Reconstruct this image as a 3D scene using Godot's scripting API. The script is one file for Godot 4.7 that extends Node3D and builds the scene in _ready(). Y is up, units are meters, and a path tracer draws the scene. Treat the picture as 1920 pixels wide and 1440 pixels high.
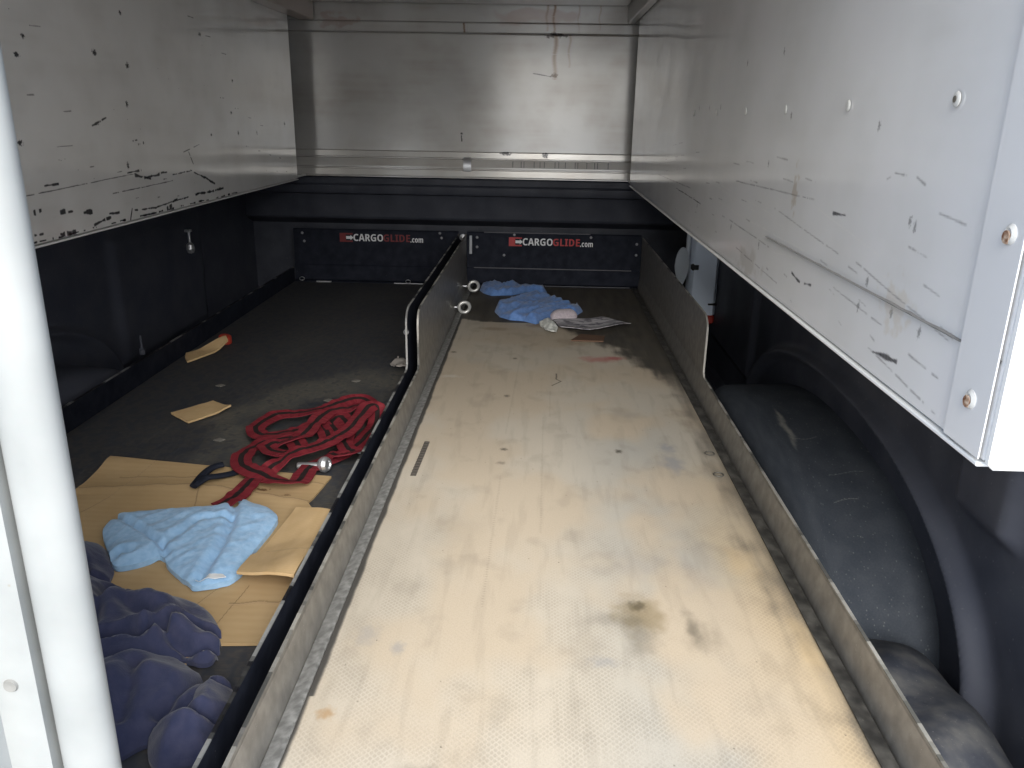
extends Node3D

# ---------------------------------------------------------------- helpers: naming and tagging
func tag(o: Node, label: String, category: String, group := "") -> Node:
	o.set_meta("label", label)
	o.set_meta("category", category)
	if group != "":
		o.set_meta("group", group)
	return o

func thing(called: String, label: String, category: String, at := Vector3.ZERO, group := "") -> Node3D:
	var o := Node3D.new()
	o.name = called
	o.position = at
	add_child(o, true)
	tag(o, label, category, group)
	return o

func part(called: String, mesh: Mesh, mat: Material, parent: Node, at := Vector3.ZERO, rot := Vector3.ZERO) -> MeshInstance3D:
	var m := MeshInstance3D.new()
	m.name = called
	m.mesh = mesh
	m.material_override = mat
	m.position = at
	m.rotation = rot
	parent.add_child(m, true)
	return m

# ---------------------------------------------------------------- helpers: geometry
func stool() -> SurfaceTool:
	var st := SurfaceTool.new()
	st.begin(Mesh.PRIMITIVE_TRIANGLES)
	return st

func V(x: float, z: float) -> Vector2:
	return Vector2(x, z)

func vtx(st: SurfaceTool, p: Vector3, n: Vector3, uv: Vector2) -> void:
	st.set_normal(n)
	st.set_uv(uv)
	st.add_vertex(p)

# one triangle, ordered clockwise as seen from the side its normals point to
func tri(st: SurfaceTool, p: Array, n: Array, uv: Array) -> void:
	var g: Vector3 = (p[1] - p[0]).cross(p[2] - p[0])
	var o := [0, 1, 2]
	if g.dot(n[0] + n[1] + n[2]) > 0.0:
		o = [0, 2, 1]
	for k in o:
		vtx(st, p[k], n[k], uv[k])

func face(st: SurfaceTool, p: Array, hint: Vector3, uv: Array = []) -> void:
	var n: Vector3 = (p[1] - p[0]).cross(p[2] - p[0])
	if n.length() < 1e-12 and p.size() > 3:
		n = (p[2] - p[0]).cross(p[3] - p[0])
	n = n.normalized()
	if n.dot(hint) < 0.0:
		n = -n
	if uv.is_empty():
		uv = []
		for q in p:
			uv.append(Vector2(q.x + q.y, q.z + q.y))
	for k in range(1, p.size() - 1):
		tri(st, [p[0], p[k], p[k + 1]], [n, n, n], [uv[0], uv[k], uv[k + 1]])

# box between two corners with chamfered edges
func add_box(st: SurfaceTool, lo: Vector3, hi: Vector3, b := 0.0) -> void:
	var c := (lo + hi) * 0.5
	var h := (hi - lo) * 0.5
	b = minf(b, minf(h.x, minf(h.y, h.z)) * 0.9)
	for ax in 3:
		var u := (ax + 1) % 3
		var v := (ax + 2) % 3
		for s in [-1.0, 1.0]:
			var q := []
			for k in [[-1, -1], [1, -1], [1, 1], [-1, 1]]:
				var p := Vector3.ZERO
				p[ax] = s * h[ax]
				p[u] = k[0] * (h[u] - b)
				p[v] = k[1] * (h[v] - b)
				q.append(c + p)
			var n := Vector3.ZERO
			n[ax] = s
			face(st, q, n)
	if b <= 0.0:
		return
	for ax in 3:
		var u := (ax + 1) % 3
		var v := (ax + 2) % 3
		for su in [-1.0, 1.0]:
			for sv in [-1.0, 1.0]:
				var q := []
				for k in [[-1, 0], [1, 0], [1, 1], [-1, 1]]:
					var p := Vector3.ZERO
					p[ax] = k[0] * (h[ax] - b)
					p[u] = su * (h[u] - (b if k[1] == 1 else 0.0))
					p[v] = sv * (h[v] - (0.0 if k[1] == 1 else b))
					q.append(c + p)
				var n := Vector3.ZERO
				n[u] = su
				n[v] = sv
				face(st, q, n)
	for sx in [-1.0, 1.0]:
		for sy in [-1.0, 1.0]:
			for sz in [-1.0, 1.0]:
				var s := Vector3(sx, sy, sz)
				face(st, [c + s * Vector3(h.x, h.y - b, h.z - b), c + s * Vector3(h.x - b, h.y, h.z - b), c + s * Vector3(h.x - b, h.y - b, h.z)], s)

func box_mesh(lo: Vector3, hi: Vector3, b := 0.0) -> ArrayMesh:
	var st := stool()
	add_box(st, lo, hi, b)
	return st.commit()

func place(p: Vector2, t: float, axis: String) -> Vector3:
	match axis:
		"x":
			return Vector3(t, p.y, p.x)   # (z, y)
		"y":
			return Vector3(p.x, t, p.y)   # (x, z)
	return Vector3(p.x, p.y, t)           # (x, y)

# closed outline swept straight along an axis, bends under about 40 degrees shaded round
func add_prism(st: SurfaceTool, poly: PackedVector2Array, t0: float, t1: float, axis: String, caps := true) -> void:
	var n := poly.size()
	var area := 0.0
	for i in n:
		area += poly[i].cross(poly[(i + 1) % n])
	var sgn := 1.0 if area > 0 else -1.0
	var en: Array[Vector2] = []
	for i in n:
		var d := (poly[(i + 1) % n] - poly[i]).normalized()
		en.append(Vector2(d.y, -d.x) * sgn)
	var run := 0.0
	for i in n:
		var a := poly[i]
		var b := poly[(i + 1) % n]
		var na := en[i]
		var nb := en[i]
		var pr := en[(i + n - 1) % n]
		var nx := en[(i + 1) % n]
		if pr.dot(en[i]) > 0.75:
			na = (pr + en[i]).normalized()
		if nx.dot(en[i]) > 0.75:
			nb = (nx + en[i]).normalized()
		var l := a.distance_to(b)
		var P := [place(a, t0, axis), place(b, t0, axis), place(b, t1, axis), place(a, t1, axis)]
		var z := place(Vector2.ZERO, 0.0, axis)
		var NA := place(na, 0.0, axis) - z
		var NB := place(nb, 0.0, axis) - z
		var U := [Vector2(t0, run), Vector2(t0, run + l), Vector2(t1, run + l), Vector2(t1, run)]
		tri(st, [P[0], P[1], P[2]], [NA, NB, NB], [U[0], U[1], U[2]])
		tri(st, [P[0], P[2], P[3]], [NA, NB, NA], [U[0], U[2], U[3]])
		run += l
	if caps:
		var ix := Geometry2D.triangulate_polygon(poly)
		for s in 2:
			var t: float = t1 if s else t0
			var m := place(Vector2.ZERO, 1.0 if t1 > t0 else -1.0, axis) * (1.0 if s else -1.0)
			for k in range(0, ix.size(), 3):
				face(st, [place(poly[ix[k]], t, axis), place(poly[ix[k + 1]], t, axis), place(poly[ix[k + 2]], t, axis)], m)

func prism(poly: PackedVector2Array, t0: float, t1: float, axis: String) -> ArrayMesh:
	var st := stool()
	add_prism(st, poly, t0, t1, axis)
	return st.commit()

# grid of points with smooth normals; P is rows of equal length, outward picks the side
func add_grid(st: SurfaceTool, P: Array, outward: Vector3, uvs: Array = []) -> void:
	var R := P.size()
	var C: int = P[0].size()
	var N := []
	for r in R:
		var row := []
		for c in C:
			var du: Vector3 = P[r][mini(c + 1, C - 1)] - P[r][maxi(c - 1, 0)]
			var dv: Vector3 = P[mini(r + 1, R - 1)][c] - P[maxi(r - 1, 0)][c]
			var nn := du.cross(dv).normalized()
			row.append(nn)
		N.append(row)
	var s := 0.0
	for r in R:
		for c in C:
			s += N[r][c].dot(outward)
	var f := 1.0 if s >= 0 else -1.0
	for r in R - 1:
		for c in C - 1:
			var id := [[r, c], [r, c + 1], [r + 1, c + 1], [r + 1, c]]
			var p := []
			var n := []
			var u := []
			for k in id:
				p.append(P[k[0]][k[1]])
				n.append(N[k[0]][k[1]] * f)
				u.append(uvs[k[0]][k[1]] if not uvs.is_empty() else Vector2(p[-1].x + p[-1].y, p[-1].z))
			tri(st, [p[0], p[1], p[2]], [n[0], n[1], n[2]], [u[0], u[1], u[2]])
			tri(st, [p[0], p[2], p[3]], [n[0], n[2], n[3]], [u[0], u[2], u[3]])

# surface of revolution: prof is (radius, height) pairs, along dir from at
func lathe(prof: Array, at: Vector3, dir: Vector3, seg := 20) -> ArrayMesh:
	var st := stool()
	var w := dir.normalized()
	var u := w.cross(Vector3.UP if absf(w.y) < 0.9 else Vector3.RIGHT).normalized()
	var v := w.cross(u)
	for i in prof.size() - 1:
		var a: Vector2 = prof[i]
		var b: Vector2 = prof[i + 1]
		var d := b - a
		for k in seg:
			var q := []
			var n := []
			for kk in [[a, k], [a, k + 1], [b, k + 1], [b, k]]:
				var t: float = TAU * kk[1] / seg
				var rad := u * cos(t) + v * sin(t)
				q.append(at + rad * kk[0].x + w * kk[0].y)
				n.append((rad * d.y - w * d.x).normalized())
			var z := Vector2.ZERO
			tri(st, [q[0], q[1], q[2]], [n[0], n[1], n[2]], [z, z, z])
			tri(st, [q[0], q[2], q[3]], [n[0], n[2], n[3]], [z, z, z])
	return st.commit()

func tube(st: SurfaceTool, pts: Array, rx: float, ry: float, seg := 8) -> void:
	var rows := []
	for i in pts.size():
		var t: Vector3 = (pts[mini(i + 1, pts.size() - 1)] - pts[maxi(i - 1, 0)]).normalized()
		var u := t.cross(Vector3.UP).normalized()
		if u.length() < 0.5:
			u = Vector3.RIGHT
		var v := u.cross(t)
		var row := []
		for k in seg:
			var a := TAU * k / seg
			row.append([pts[i] + u * cos(a) * rx + v * sin(a) * ry, (u * cos(a) / rx + v * sin(a) / ry).normalized()])
		rows.append(row)
	var z := Vector2.ZERO
	for i in pts.size() - 1:
		for k in seg:
			var a = rows[i][k]
			var b = rows[i][(k + 1) % seg]
			var c = rows[i + 1][(k + 1) % seg]
			var d = rows[i + 1][k]
			tri(st, [a[0], b[0], c[0]], [a[1], b[1], c[1]], [z, z, z])
			tri(st, [a[0], c[0], d[0]], [a[1], c[1], d[1]], [z, z, z])
	for e in [0, pts.size() - 1]:
		var q := []
		for k in seg:
			q.append(rows[e][k][0])
		face(st, q, pts[e] - pts[1 if e == 0 else e - 1])

func catmull(p: Array, step: float, closed := false) -> Array:
	var o := []
	var n := p.size()
	for i in (n if closed else n - 1):
		var a = p[(i + n - 1) % n] if closed else p[maxi(i - 1, 0)]
		var b = p[i]
		var c = p[(i + 1) % n]
		var d = p[(i + 2) % n] if closed else p[mini(i + 2, n - 1)]
		var k := maxi(1, int(ceil((c - b).length() / step)))
		for j in k:
			var t := float(j) / k
			o.append(0.5 * (2.0 * b + (c - a) * t + (2.0 * a - 5.0 * b + 4.0 * c - d) * t * t + (3.0 * b - a - 3.0 * c + d) * t * t * t))
	if not closed:
		o.append(p[n - 1])
	return o

func dist_line(p: Vector2, L: Array) -> float:
	var m := 1e9
	for i in L.size() - 1:
		m = minf(m, p.distance_to(Geometry2D.get_closest_point_to_segment(p, L[i], L[i + 1])))
	return m

# a thin sheet lying on something: outline in (x, z), height from a callable (point, distance to edge)
func sheet(outline: Array, space: float, hf: Callable, skirt: float, rounded := true, sd := 1) -> ArrayMesh:
	var rng := RandomNumberGenerator.new()
	rng.seed = sd
	var edge: Array = []
	if rounded:
		edge = catmull(outline, space * 0.8, true)
	else:
		for i in outline.size():
			var a: Vector2 = outline[i]
			var b: Vector2 = outline[(i + 1) % outline.size()]
			var k := maxi(1, int(a.distance_to(b) / space))
			for j in k:
				edge.append(a.lerp(b, float(j) / k))
	var poly := PackedVector2Array(edge)
	var ring: Array = edge.duplicate()
	ring.append(edge[0])
	var lo: Vector2 = edge[0]
	var hi: Vector2 = edge[0]
	for p in edge:
		lo = lo.min(p)
		hi = hi.max(p)
	var pts := PackedVector2Array(edge)
	var y := lo.y
	var odd := 0
	while y < hi.y:
		var x := lo.x + (space * 0.5 if odd % 2 else 0.0)
		while x < hi.x:
			var p := Vector2(x, y) + Vector2(rng.randf_range(-1, 1), rng.randf_range(-1, 1)) * space * 0.15
			if Geometry2D.is_point_in_polygon(p, poly) and dist_line(p, ring) > space * 0.55:
				pts.append(p)
			x += space
		y += space * 0.87
		odd += 1
	var ix := Geometry2D.triangulate_delaunay(pts)
	var pos := PackedVector3Array()
	for i in pts.size():
		var d := 0.0 if i < edge.size() else dist_line(pts[i], ring)
		pos.append(Vector3(pts[i].x, hf.call(pts[i], d), pts[i].y))
	var nor := PackedVector3Array()
	nor.resize(pos.size())
	var keep := []
	for k in range(0, ix.size(), 3):
		var c := (pts[ix[k]] + pts[ix[k + 1]] + pts[ix[k + 2]]) / 3.0
		if not Geometry2D.is_point_in_polygon(c, poly):
			continue
		var g := (pos[ix[k + 1]] - pos[ix[k]]).cross(pos[ix[k + 2]] - pos[ix[k]])
		if g.y < 0:
			g = -g
		keep.append([ix[k], ix[k + 1], ix[k + 2]])
		for q in 3:
			nor[ix[k + q]] += g
	var st := stool()
	for t in keep:
		tri(st, [pos[t[0]], pos[t[1]], pos[t[2]]], [nor[t[0]].normalized(), nor[t[1]].normalized(), nor[t[2]].normalized()], [pts[t[0]], pts[t[1]], pts[t[2]]])
	var mid := (lo + hi) * 0.5
	for i in edge.size():
		var a := pos[i]
		var b := pos[(i + 1) % edge.size()]
		var e := (b - a).cross(Vector3.UP)
		var out2 := Vector2(e.x, e.z).normalized() * 0.002
		if Geometry2D.is_point_in_polygon((pts[i] + pts[(i + 1) % edge.size()]) * 0.5 + out2, poly):
			e = -e
		face(st, [a, b, b - Vector3(0, skirt, 0), a - Vector3(0, skirt, 0)], e, [pts[i], pts[(i + 1) % edge.size()], pts[(i + 1) % edge.size()], pts[i]])
	return st.commit()

# ---------------------------------------------------------------- helpers: textures
func lin(r: float, g: float, b: float) -> Color:
	return Color(r, g, b).linear_to_srgb()

func nz(w: int, h: int, freq: float, sd: int, oct := 4, sx := 1, sy := 1) -> PackedByteArray:
	var n := FastNoiseLite.new()
	n.noise_type = FastNoiseLite.TYPE_SIMPLEX_SMOOTH
	n.seed = sd
	n.frequency = freq
	n.fractal_octaves = oct
	var im := n.get_image(maxi(4, w / sx), maxi(4, h / sy), false, false, true)
	if im.get_width() != w or im.get_height() != h:
		im.resize(w, h, Image.INTERPOLATE_CUBIC)
	im.convert(Image.FORMAT_L8)
	return im.get_data()

func put(im: Image, x: int, y: int, c: Color, a: float) -> void:
	if x < 0 or y < 0 or x >= im.get_width() or y >= im.get_height() or a <= 0.0:
		return
	im.set_pixel(x, y, im.get_pixel(x, y).lerp(c, minf(a, 1.0)))

func blot(im: Image, c: Vector2, rx: float, ry: float, col: Color, a: float, sd: int, rough := 0.5) -> void:
	var n := FastNoiseLite.new()
	n.seed = sd
	n.frequency = 1.6 / maxf(rx, ry)
	n.fractal_octaves = 3
	for y in range(int(c.y - ry * 1.7), int(c.y + ry * 1.7) + 1):
		for x in range(int(c.x - rx * 1.7), int(c.x + rx * 1.7) + 1):
			var q := Vector2((x - c.x) / rx, (y - c.y) / ry).length() + rough * n.get_noise_2d(x, y) * 1.6
			put(im, x, y, col, a * smoothstep(1.0, 0.45 if rough > 0.3 else 0.1, q))

func scratch(im: Image, p: Array, w: float, col: Color, a: float, sd: int, gaps := 0.0) -> void:
	var n := FastNoiseLite.new()
	n.seed = sd
	n.frequency = 0.03
	var run := 0.0
	for i in p.size() - 1:
		var l: float = p[i].distance_to(p[i + 1])
		var k := maxi(1, int(l / 0.7))
		for j in k:
			var q: Vector2 = p[i].lerp(p[i + 1], float(j) / k)
			run += 0.7
			var m := n.get_noise_1d(run)
			if gaps > 0.0 and m < gaps - 0.5:
				continue
			var ww := w * maxf(0.25, 0.8 + 1.1 * n.get_noise_1d(run * 1.1 + 500.0))
			q.y += n.get_noise_1d(run * 0.4 + 99.0) * w * 1.4
			for yy in range(int(q.y - ww), int(q.y + ww) + 2):
				for xx in range(int(q.x - 1), int(q.x + 1) + 1):
					put(im, xx, yy, col, a * clampf(ww + 0.5 - absf(yy - q.y), 0.0, 1.0) * 0.6)

func tex(im: Image) -> ImageTexture:
	return ImageTexture.create_from_image(im)

func std(col: Color, rough: float, metal := 0.0, spec := 0.5) -> StandardMaterial3D:
	var m := StandardMaterial3D.new()
	m.albedo_color = col
	m.roughness = rough
	m.metallic = metal
	m.metallic_specular = spec
	return m

# grey or coloured mottled texture that repeats without a seam, for use on world axes
func mottle(c0: Color, c1: Color, sd: int, freq: float, size := 512, speck := 0.0, speck_col := Color.WHITE) -> ImageTexture:
	var n := FastNoiseLite.new()
	n.noise_type = FastNoiseLite.TYPE_SIMPLEX_SMOOTH
	n.seed = sd
	n.frequency = freq
	n.fractal_octaves = 5
	var b := n.get_seamless_image(size, size, false, false, 0.15, true)
	b.convert(Image.FORMAT_L8)
	var d := b.get_data()
	var rng := RandomNumberGenerator.new()
	rng.seed = sd
	var im := Image.create(size, size, false, Image.FORMAT_RGB8)
	for y in size:
		for x in size:
			var t := d[y * size + x] / 255.0
			t = clampf((t - 0.5) * 1.5 + 0.5, 0.0, 1.0)
			im.set_pixel(x, y, c0.lerp(c1, t))
	var k := int(speck * size * size / 400.0)
	for i in k:
		var x := rng.randi_range(2, size - 4)
		var y := rng.randi_range(2, size - 4)
		var a := rng.randf_range(0.15, 0.6)
		for j in rng.randi_range(1, 3):
			put(im, x + rng.randi_range(0, 1), y + rng.randi_range(0, 1), speck_col, a)
	return tex(im)

func bump_noise(sd: int, freq: float, size := 512, oct := 4) -> NoiseTexture2D:
	var n := FastNoiseLite.new()
	n.noise_type = FastNoiseLite.TYPE_SIMPLEX_SMOOTH
	n.seed = sd
	n.frequency = freq
	n.fractal_octaves = oct
	var t := NoiseTexture2D.new()
	t.width = size
	t.height = size
	t.seamless = true
	t.noise = n
	return t

func world_tri(m: StandardMaterial3D, k: float) -> StandardMaterial3D:
	m.uv1_triplanar = true
	m.uv1_world_triplanar = true
	m.uv1_scale = Vector3(k, k, k)
	return m

func relief(m: StandardMaterial3D, t: Texture2D, cm: float) -> StandardMaterial3D:
	m.heightmap_enabled = true
	m.heightmap_texture = t
	m.heightmap_scale = cm
	return m

# ---------------------------------------------------------------- measures (metres)
const DECK := 0.90          # top of both sliding decks
const SHELL := 1.28         # underside of the canopy
const ROOF := 1.857
const LX := -0.846          # inner faces of the canopy's side panels
const RX := 0.31
const WALL_END := -2.89     # where the side panels stop short of the front panel
const FRONT := -3.03
const REAR := -0.525

var M := {}

func _ready() -> void:
	# camera
	var cam := Camera3D.new()
	cam.name = "camera"
	cam.position = Vector3(0, 1.5, 0)
	cam.rotation = Vector3(-0.31951988, 0.0292305896, 0.0173733947)
	cam.fov = 50.6354
	cam.near = 0.02
	cam.far = 400.0
	add_child(cam)
	# sky, exposure
	var we := WorldEnvironment.new()
	we.name = "environment"
	var e := Environment.new()
	var sky := Sky.new()
	var sm := ProceduralSkyMaterial.new()
	sm.sky_top_color = Color(0.54, 0.65, 0.81)
	sm.sky_horizon_color = Color(0.87, 0.92, 0.98)
	sm.sky_curve = 0.12
	sm.ground_bottom_color = Color(0.45, 0.44, 0.43)
	sm.ground_horizon_color = Color(0.6, 0.6, 0.6)
	sm.sun_angle_max = 1.0
	sky.sky_material = sm
	e.background_mode = Environment.BG_SKY
	e.sky = sky
	e.tonemap_mode = Environment.TONE_MAPPER_LINEAR
	e.tonemap_exposure = 3.05
	e.sdfgi_enabled = true
	e.ssao_enabled = true
	e.ssil_enabled = true
	we.environment = e
	add_child(we)
	# sun behind thin cloud
	var sun := DirectionalLight3D.new()
	sun.name = "sun"
	sun.light_energy = 0.8
	sun.light_color = Color(1.0, 0.992, 0.98)
	sun.light_angular_distance = 46.0
	sun.shadow_enabled = true
	sun.rotation_degrees = Vector3(-29, 6, 0)
	add_child(sun)

	make_materials()
	build_ground()
	build_bed()
	build_canopy()
	build_slides()
	build_litter()

func make_materials() -> void:
	var rubber_relief := bump_noise(3, 0.06, 256, 4)
	M.black = relief(world_tri(std(Color.WHITE, 0.68, 0.0, 0.25), 2.0), rubber_relief, 0.04)
	M.black.albedo_texture = mottle(lin(0.010, 0.012, 0.020), lin(0.019, 0.022, 0.033), 11, 0.02, 512, 0.25, lin(0.2, 0.2, 0.2))
	M.bed = relief(world_tri(std(Color.WHITE, 0.55, 0.0, 0.4), 1.5), bump_noise(4, 0.16, 256, 3), 0.02)
	M.bed.albedo_texture = mottle(lin(0.034, 0.038, 0.052), lin(0.054, 0.058, 0.074), 12, 0.012, 512, 0.7, lin(0.25, 0.24, 0.22))
	M.lit_bed = relief(world_tri(std(Color.WHITE, 0.6, 0.0, 0.4), 1.5), bump_noise(4, 0.16, 256, 3), 0.02)
	M.lit_bed.albedo_texture = mottle(lin(0.050, 0.056, 0.078), lin(0.070, 0.076, 0.098), 22, 0.010, 512, 0.5, lin(0.22, 0.22, 0.22))  # bed colour raised for the left side, extra light painted in
	M.dusty = relief(world_tri(std(Color.WHITE, 0.65, 0.0, 0.35), 3.0), bump_noise(4, 0.16, 256, 3), 0.03)
	M.dusty.albedo_texture = mottle(lin(0.028, 0.032, 0.044), lin(0.092, 0.092, 0.092), 20, 0.014, 512, 1.6, lin(0.34, 0.33, 0.30))
	M.alu = relief(world_tri(std(Color.WHITE, 0.42, 0.6, 0.5), 3.0), bump_noise(5, 0.05, 256, 4), 0.02)
	M.alu.albedo_texture = mottle(lin(0.24, 0.23, 0.21), lin(0.36, 0.345, 0.315), 13, 0.02, 512, 0.5, lin(0.7, 0.7, 0.66))
	M.strip = relief(world_tri(std(Color.WHITE, 0.55, 0.3, 0.5), 4.0), bump_noise(6, 0.05, 256, 4), 0.02)
	M.strip.albedo_texture = mottle(lin(0.15, 0.15, 0.145), lin(0.33, 0.33, 0.32), 14, 0.03, 512, 0.8, lin(0.02, 0.02, 0.02))
	M.bare = world_tri(std(Color.WHITE, 0.4, 0.6), 8.0)
	M.bare.albedo_texture = mottle(lin(0.25, 0.24, 0.22), lin(0.75, 0.74, 0.71), 15, 0.05, 256)
	M.worn = std(Color.WHITE, 0.5, 0.3)
	M.worn.vertex_color_use_as_albedo = true
	M.chrome = std(lin(0.66, 0.67, 0.69), 0.36, 0.85)
	M.dull = std(lin(0.30, 0.30, 0.32), 0.45, 0.5)
	M.zinc = std(lin(0.55, 0.56, 0.58), 0.4, 0.7)
	M.paint = relief(world_tri(std(Color.WHITE, 0.35, 0.0, 0.5), 1.0), bump_noise(7, 0.02, 256, 3), 0.03)
	M.paint.albedo_texture = mottle(lin(0.72, 0.73, 0.72), lin(0.82, 0.83, 0.82), 16, 0.01, 256)
	M.shaded_edge = relief(world_tri(std(Color.WHITE, 0.5, 0.0, 0.5), 1.5), bump_noise(8, 0.03, 256, 3), 0.02)
	M.shaded_edge.albedo_texture = mottle(lin(0.215, 0.225, 0.222), lin(0.275, 0.285, 0.28), 26, 0.012, 512, 0.15, lin(0.2, 0.18, 0.15))  # door edge and lip: white darkened to grey, shading put into the colour
	M.rust = world_tri(std(Color.WHITE, 0.7, 0.2), 40.0)
	M.rust.albedo_texture = mottle(lin(0.16, 0.06, 0.025), lin(0.62, 0.52, 0.42), 17, 0.03, 128)
	M.rivet = std(lin(0.52, 0.52, 0.50), 0.7, 0.0, 0.25)
	M.dark = std(lin(0.012, 0.012, 0.014), 0.6)
	M.concrete = world_tri(std(Color.WHITE, 0.85), 0.4)
	M.concrete.albedo_texture = mottle(lin(0.36, 0.355, 0.34), lin(0.50, 0.49, 0.475), 18, 0.02, 512, 0.5, lin(0.12, 0.12, 0.12))

# ---------------------------------------------------------------- ground
func build_ground() -> void:
	var g := part("ground", box_mesh(Vector3(-120, -0.2, -120), Vector3(120, 0.0, 120)), M.concrete, self)
	g.set_meta("kind", "structure")
	tag(g, "pale grey concrete ground the truck stands on", "ground")

# ---------------------------------------------------------------- pickup bed
func arch_radius(z: float, y: float) -> float:
	var a := absf((z + 1.42) / 0.47)
	var b := maxf(0.0, (y - 0.76) / 0.235)
	return pow(pow(a, 2.3) + pow(b, 2.3), 1.0 / 2.3)

func housing(x_in: float, x_out: float) -> ArrayMesh:
	var st := stool()
	var s := signf(x_out - x_in)
	var rows := []
	var uvs := []
	var r := 0.05
	var prof := []
	for k in 4:
		prof.append(Vector2(0.0, lerpf(0.25, 1.0 - r / 0.24, k / 3.0)))
	for k in range(1, 9):
		var t := PI * 0.5 * k / 8.0
		prof.append(Vector2(r * (1.0 - cos(t)), 1.0 - (r / 0.24) * (1.0 - sin(t))))
	for k in range(1, 5):
		prof.append(Vector2(lerpf(r, absf(x_out - x_in), k / 4.0), 1.0 + 0.012 * k / 4.0))
	for i in 49:
		var t := PI * i / 48.0
		var cz := -cos(t)
		var sy := sin(t)
		var zz := signf(cz) * pow(absf(cz), 2.0 / 2.3)
		var yy := pow(absf(sy), 2.0 / 2.3)
		var row := []
		var ur := []
		for q in prof:
			row.append(Vector3(x_in + s * q.x, 0.755 + 0.228 * yy * q.y + 0.0008 * sin(i * 0.6 + q.x * 40.0) * yy, -1.42 + 0.472 * zz * q.y))
			ur.append(Vector2(i / 48.0, float(row.size() - 1) / (prof.size() - 1)))
		rows.append(row)
		uvs.append(ur)
	add_grid(st, rows, Vector3(-s, 1, 0), uvs)
	return st.commit()

func housing_mat() -> StandardMaterial3D:
	# black pressed steel: u runs forward to back along the arch, v across it
	var w := 768
	var h := 384
	var a := nz(w, h, 0.02, 901, 4)
	var c := nz(w, h, 0.35, 902, 2)
	var im := Image.create(w, h, false, Image.FORMAT_RGB8)
	var c0 := lin(0.032, 0.038, 0.048)
	var c1 := lin(0.058, 0.064, 0.074)
	for y in h:
		for x in w:
			var i := y * w + x
			im.set_pixel(x, y, c0.lerp(c1, clampf(a[i] / 255.0 * 0.7 + (c[i] / 255.0 - 0.5) * 0.5, 0.0, 1.0)))
	var dust := lin(0.30, 0.29, 0.25)
	var at := func(z: float, x: float) -> Vector2:      # place on the top of the arch
		var zz := clampf((z + 1.42) / 0.472, -1.0, 1.0)
		var cz := signf(zz) * pow(absf(zz), 1.15)
		return Vector2((1.0 - acos(cz) / PI) * w, (11.0 + 4.0 * (x - 0.438) / 0.127) / 15.0 * h)
	for i in 26:
		var t := i / 25.0
		var p: Vector2 = at.call(-1.44 + 0.15 * t, 0.452 - 0.008 * t + 0.003 * sin(t * 11.0))
		blot(im, p, 15.0, 3.0 + 4.0 * sin(t * PI), dust, 0.16, 910 + i, 0.3)
	for q in [[-1.20, 0.47, 0.53], [-1.135, 0.46, 0.50], [-1.31, 0.45, 0.49]]:
		var A: Vector2 = at.call(q[0], q[1])
		var B: Vector2 = at.call(q[0] - 0.01, q[2])
		for i in 60:
			var p := A.lerp(B, i / 59.0)
			put(im, int(p.x + 1.5 * sin(i * 0.08 + q[0] * 20.0)), int(p.y), dust, 0.10 + 0.25 * absf(sin(i * 0.37)))
	var rng := RandomNumberGenerator.new()
	rng.seed = 903
	for i in 900:
		var x := rng.randi_range(3, w - 5)
		var y := rng.randi_range(int(h * 0.6), h - 3)
		put(im, x, y, dust, rng.randf_range(0.1, 0.55))
		if i % 3 == 0:
			put(im, x + 1, y, dust, 0.3)
	var m := std(Color.WHITE, 0.75, 0.0, 0.2)
	m.albedo_texture = tex(im)
	return relief(m, bump_noise(904, 0.2, 512, 3), 0.015)

func bed_side(x: float, s: float) -> ArrayMesh:
	# inner skin with the pressed rib that follows the wheel arch; s points into the bed
	var st := stool()
	var rows := []
	var fine := 1 if s < 0 else 2
	for j in 140 / fine + 1:
		var y := lerpf(0.755, 1.276, j * fine / 140.0)
		var row := []
		for i in 420 / fine + 1:
			var z := lerpf(-3.10, -0.46, i * fine / 420.0)
			var q := arch_radius(z, y)
			var d := 0.026 * exp(-pow((q - 1.235) / 0.042, 2.0))
			d += 0.020 * smoothstep(-0.99, -0.955, z) * smoothstep(1.02, 1.05, y) * smoothstep(-0.83, -0.86, z)
			d += 0.014 * smoothstep(-2.00, -2.04, z) * smoothstep(-2.6, -2.56, z) * smoothstep(0.84, 0.87, y) * smoothstep(1.2, 1.17, y)
			row.append(Vector3(x + s * d, y, z))
		rows.append(row)
	add_grid(st, rows, Vector3(s, 0, 0))
	return st.commit()

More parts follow.
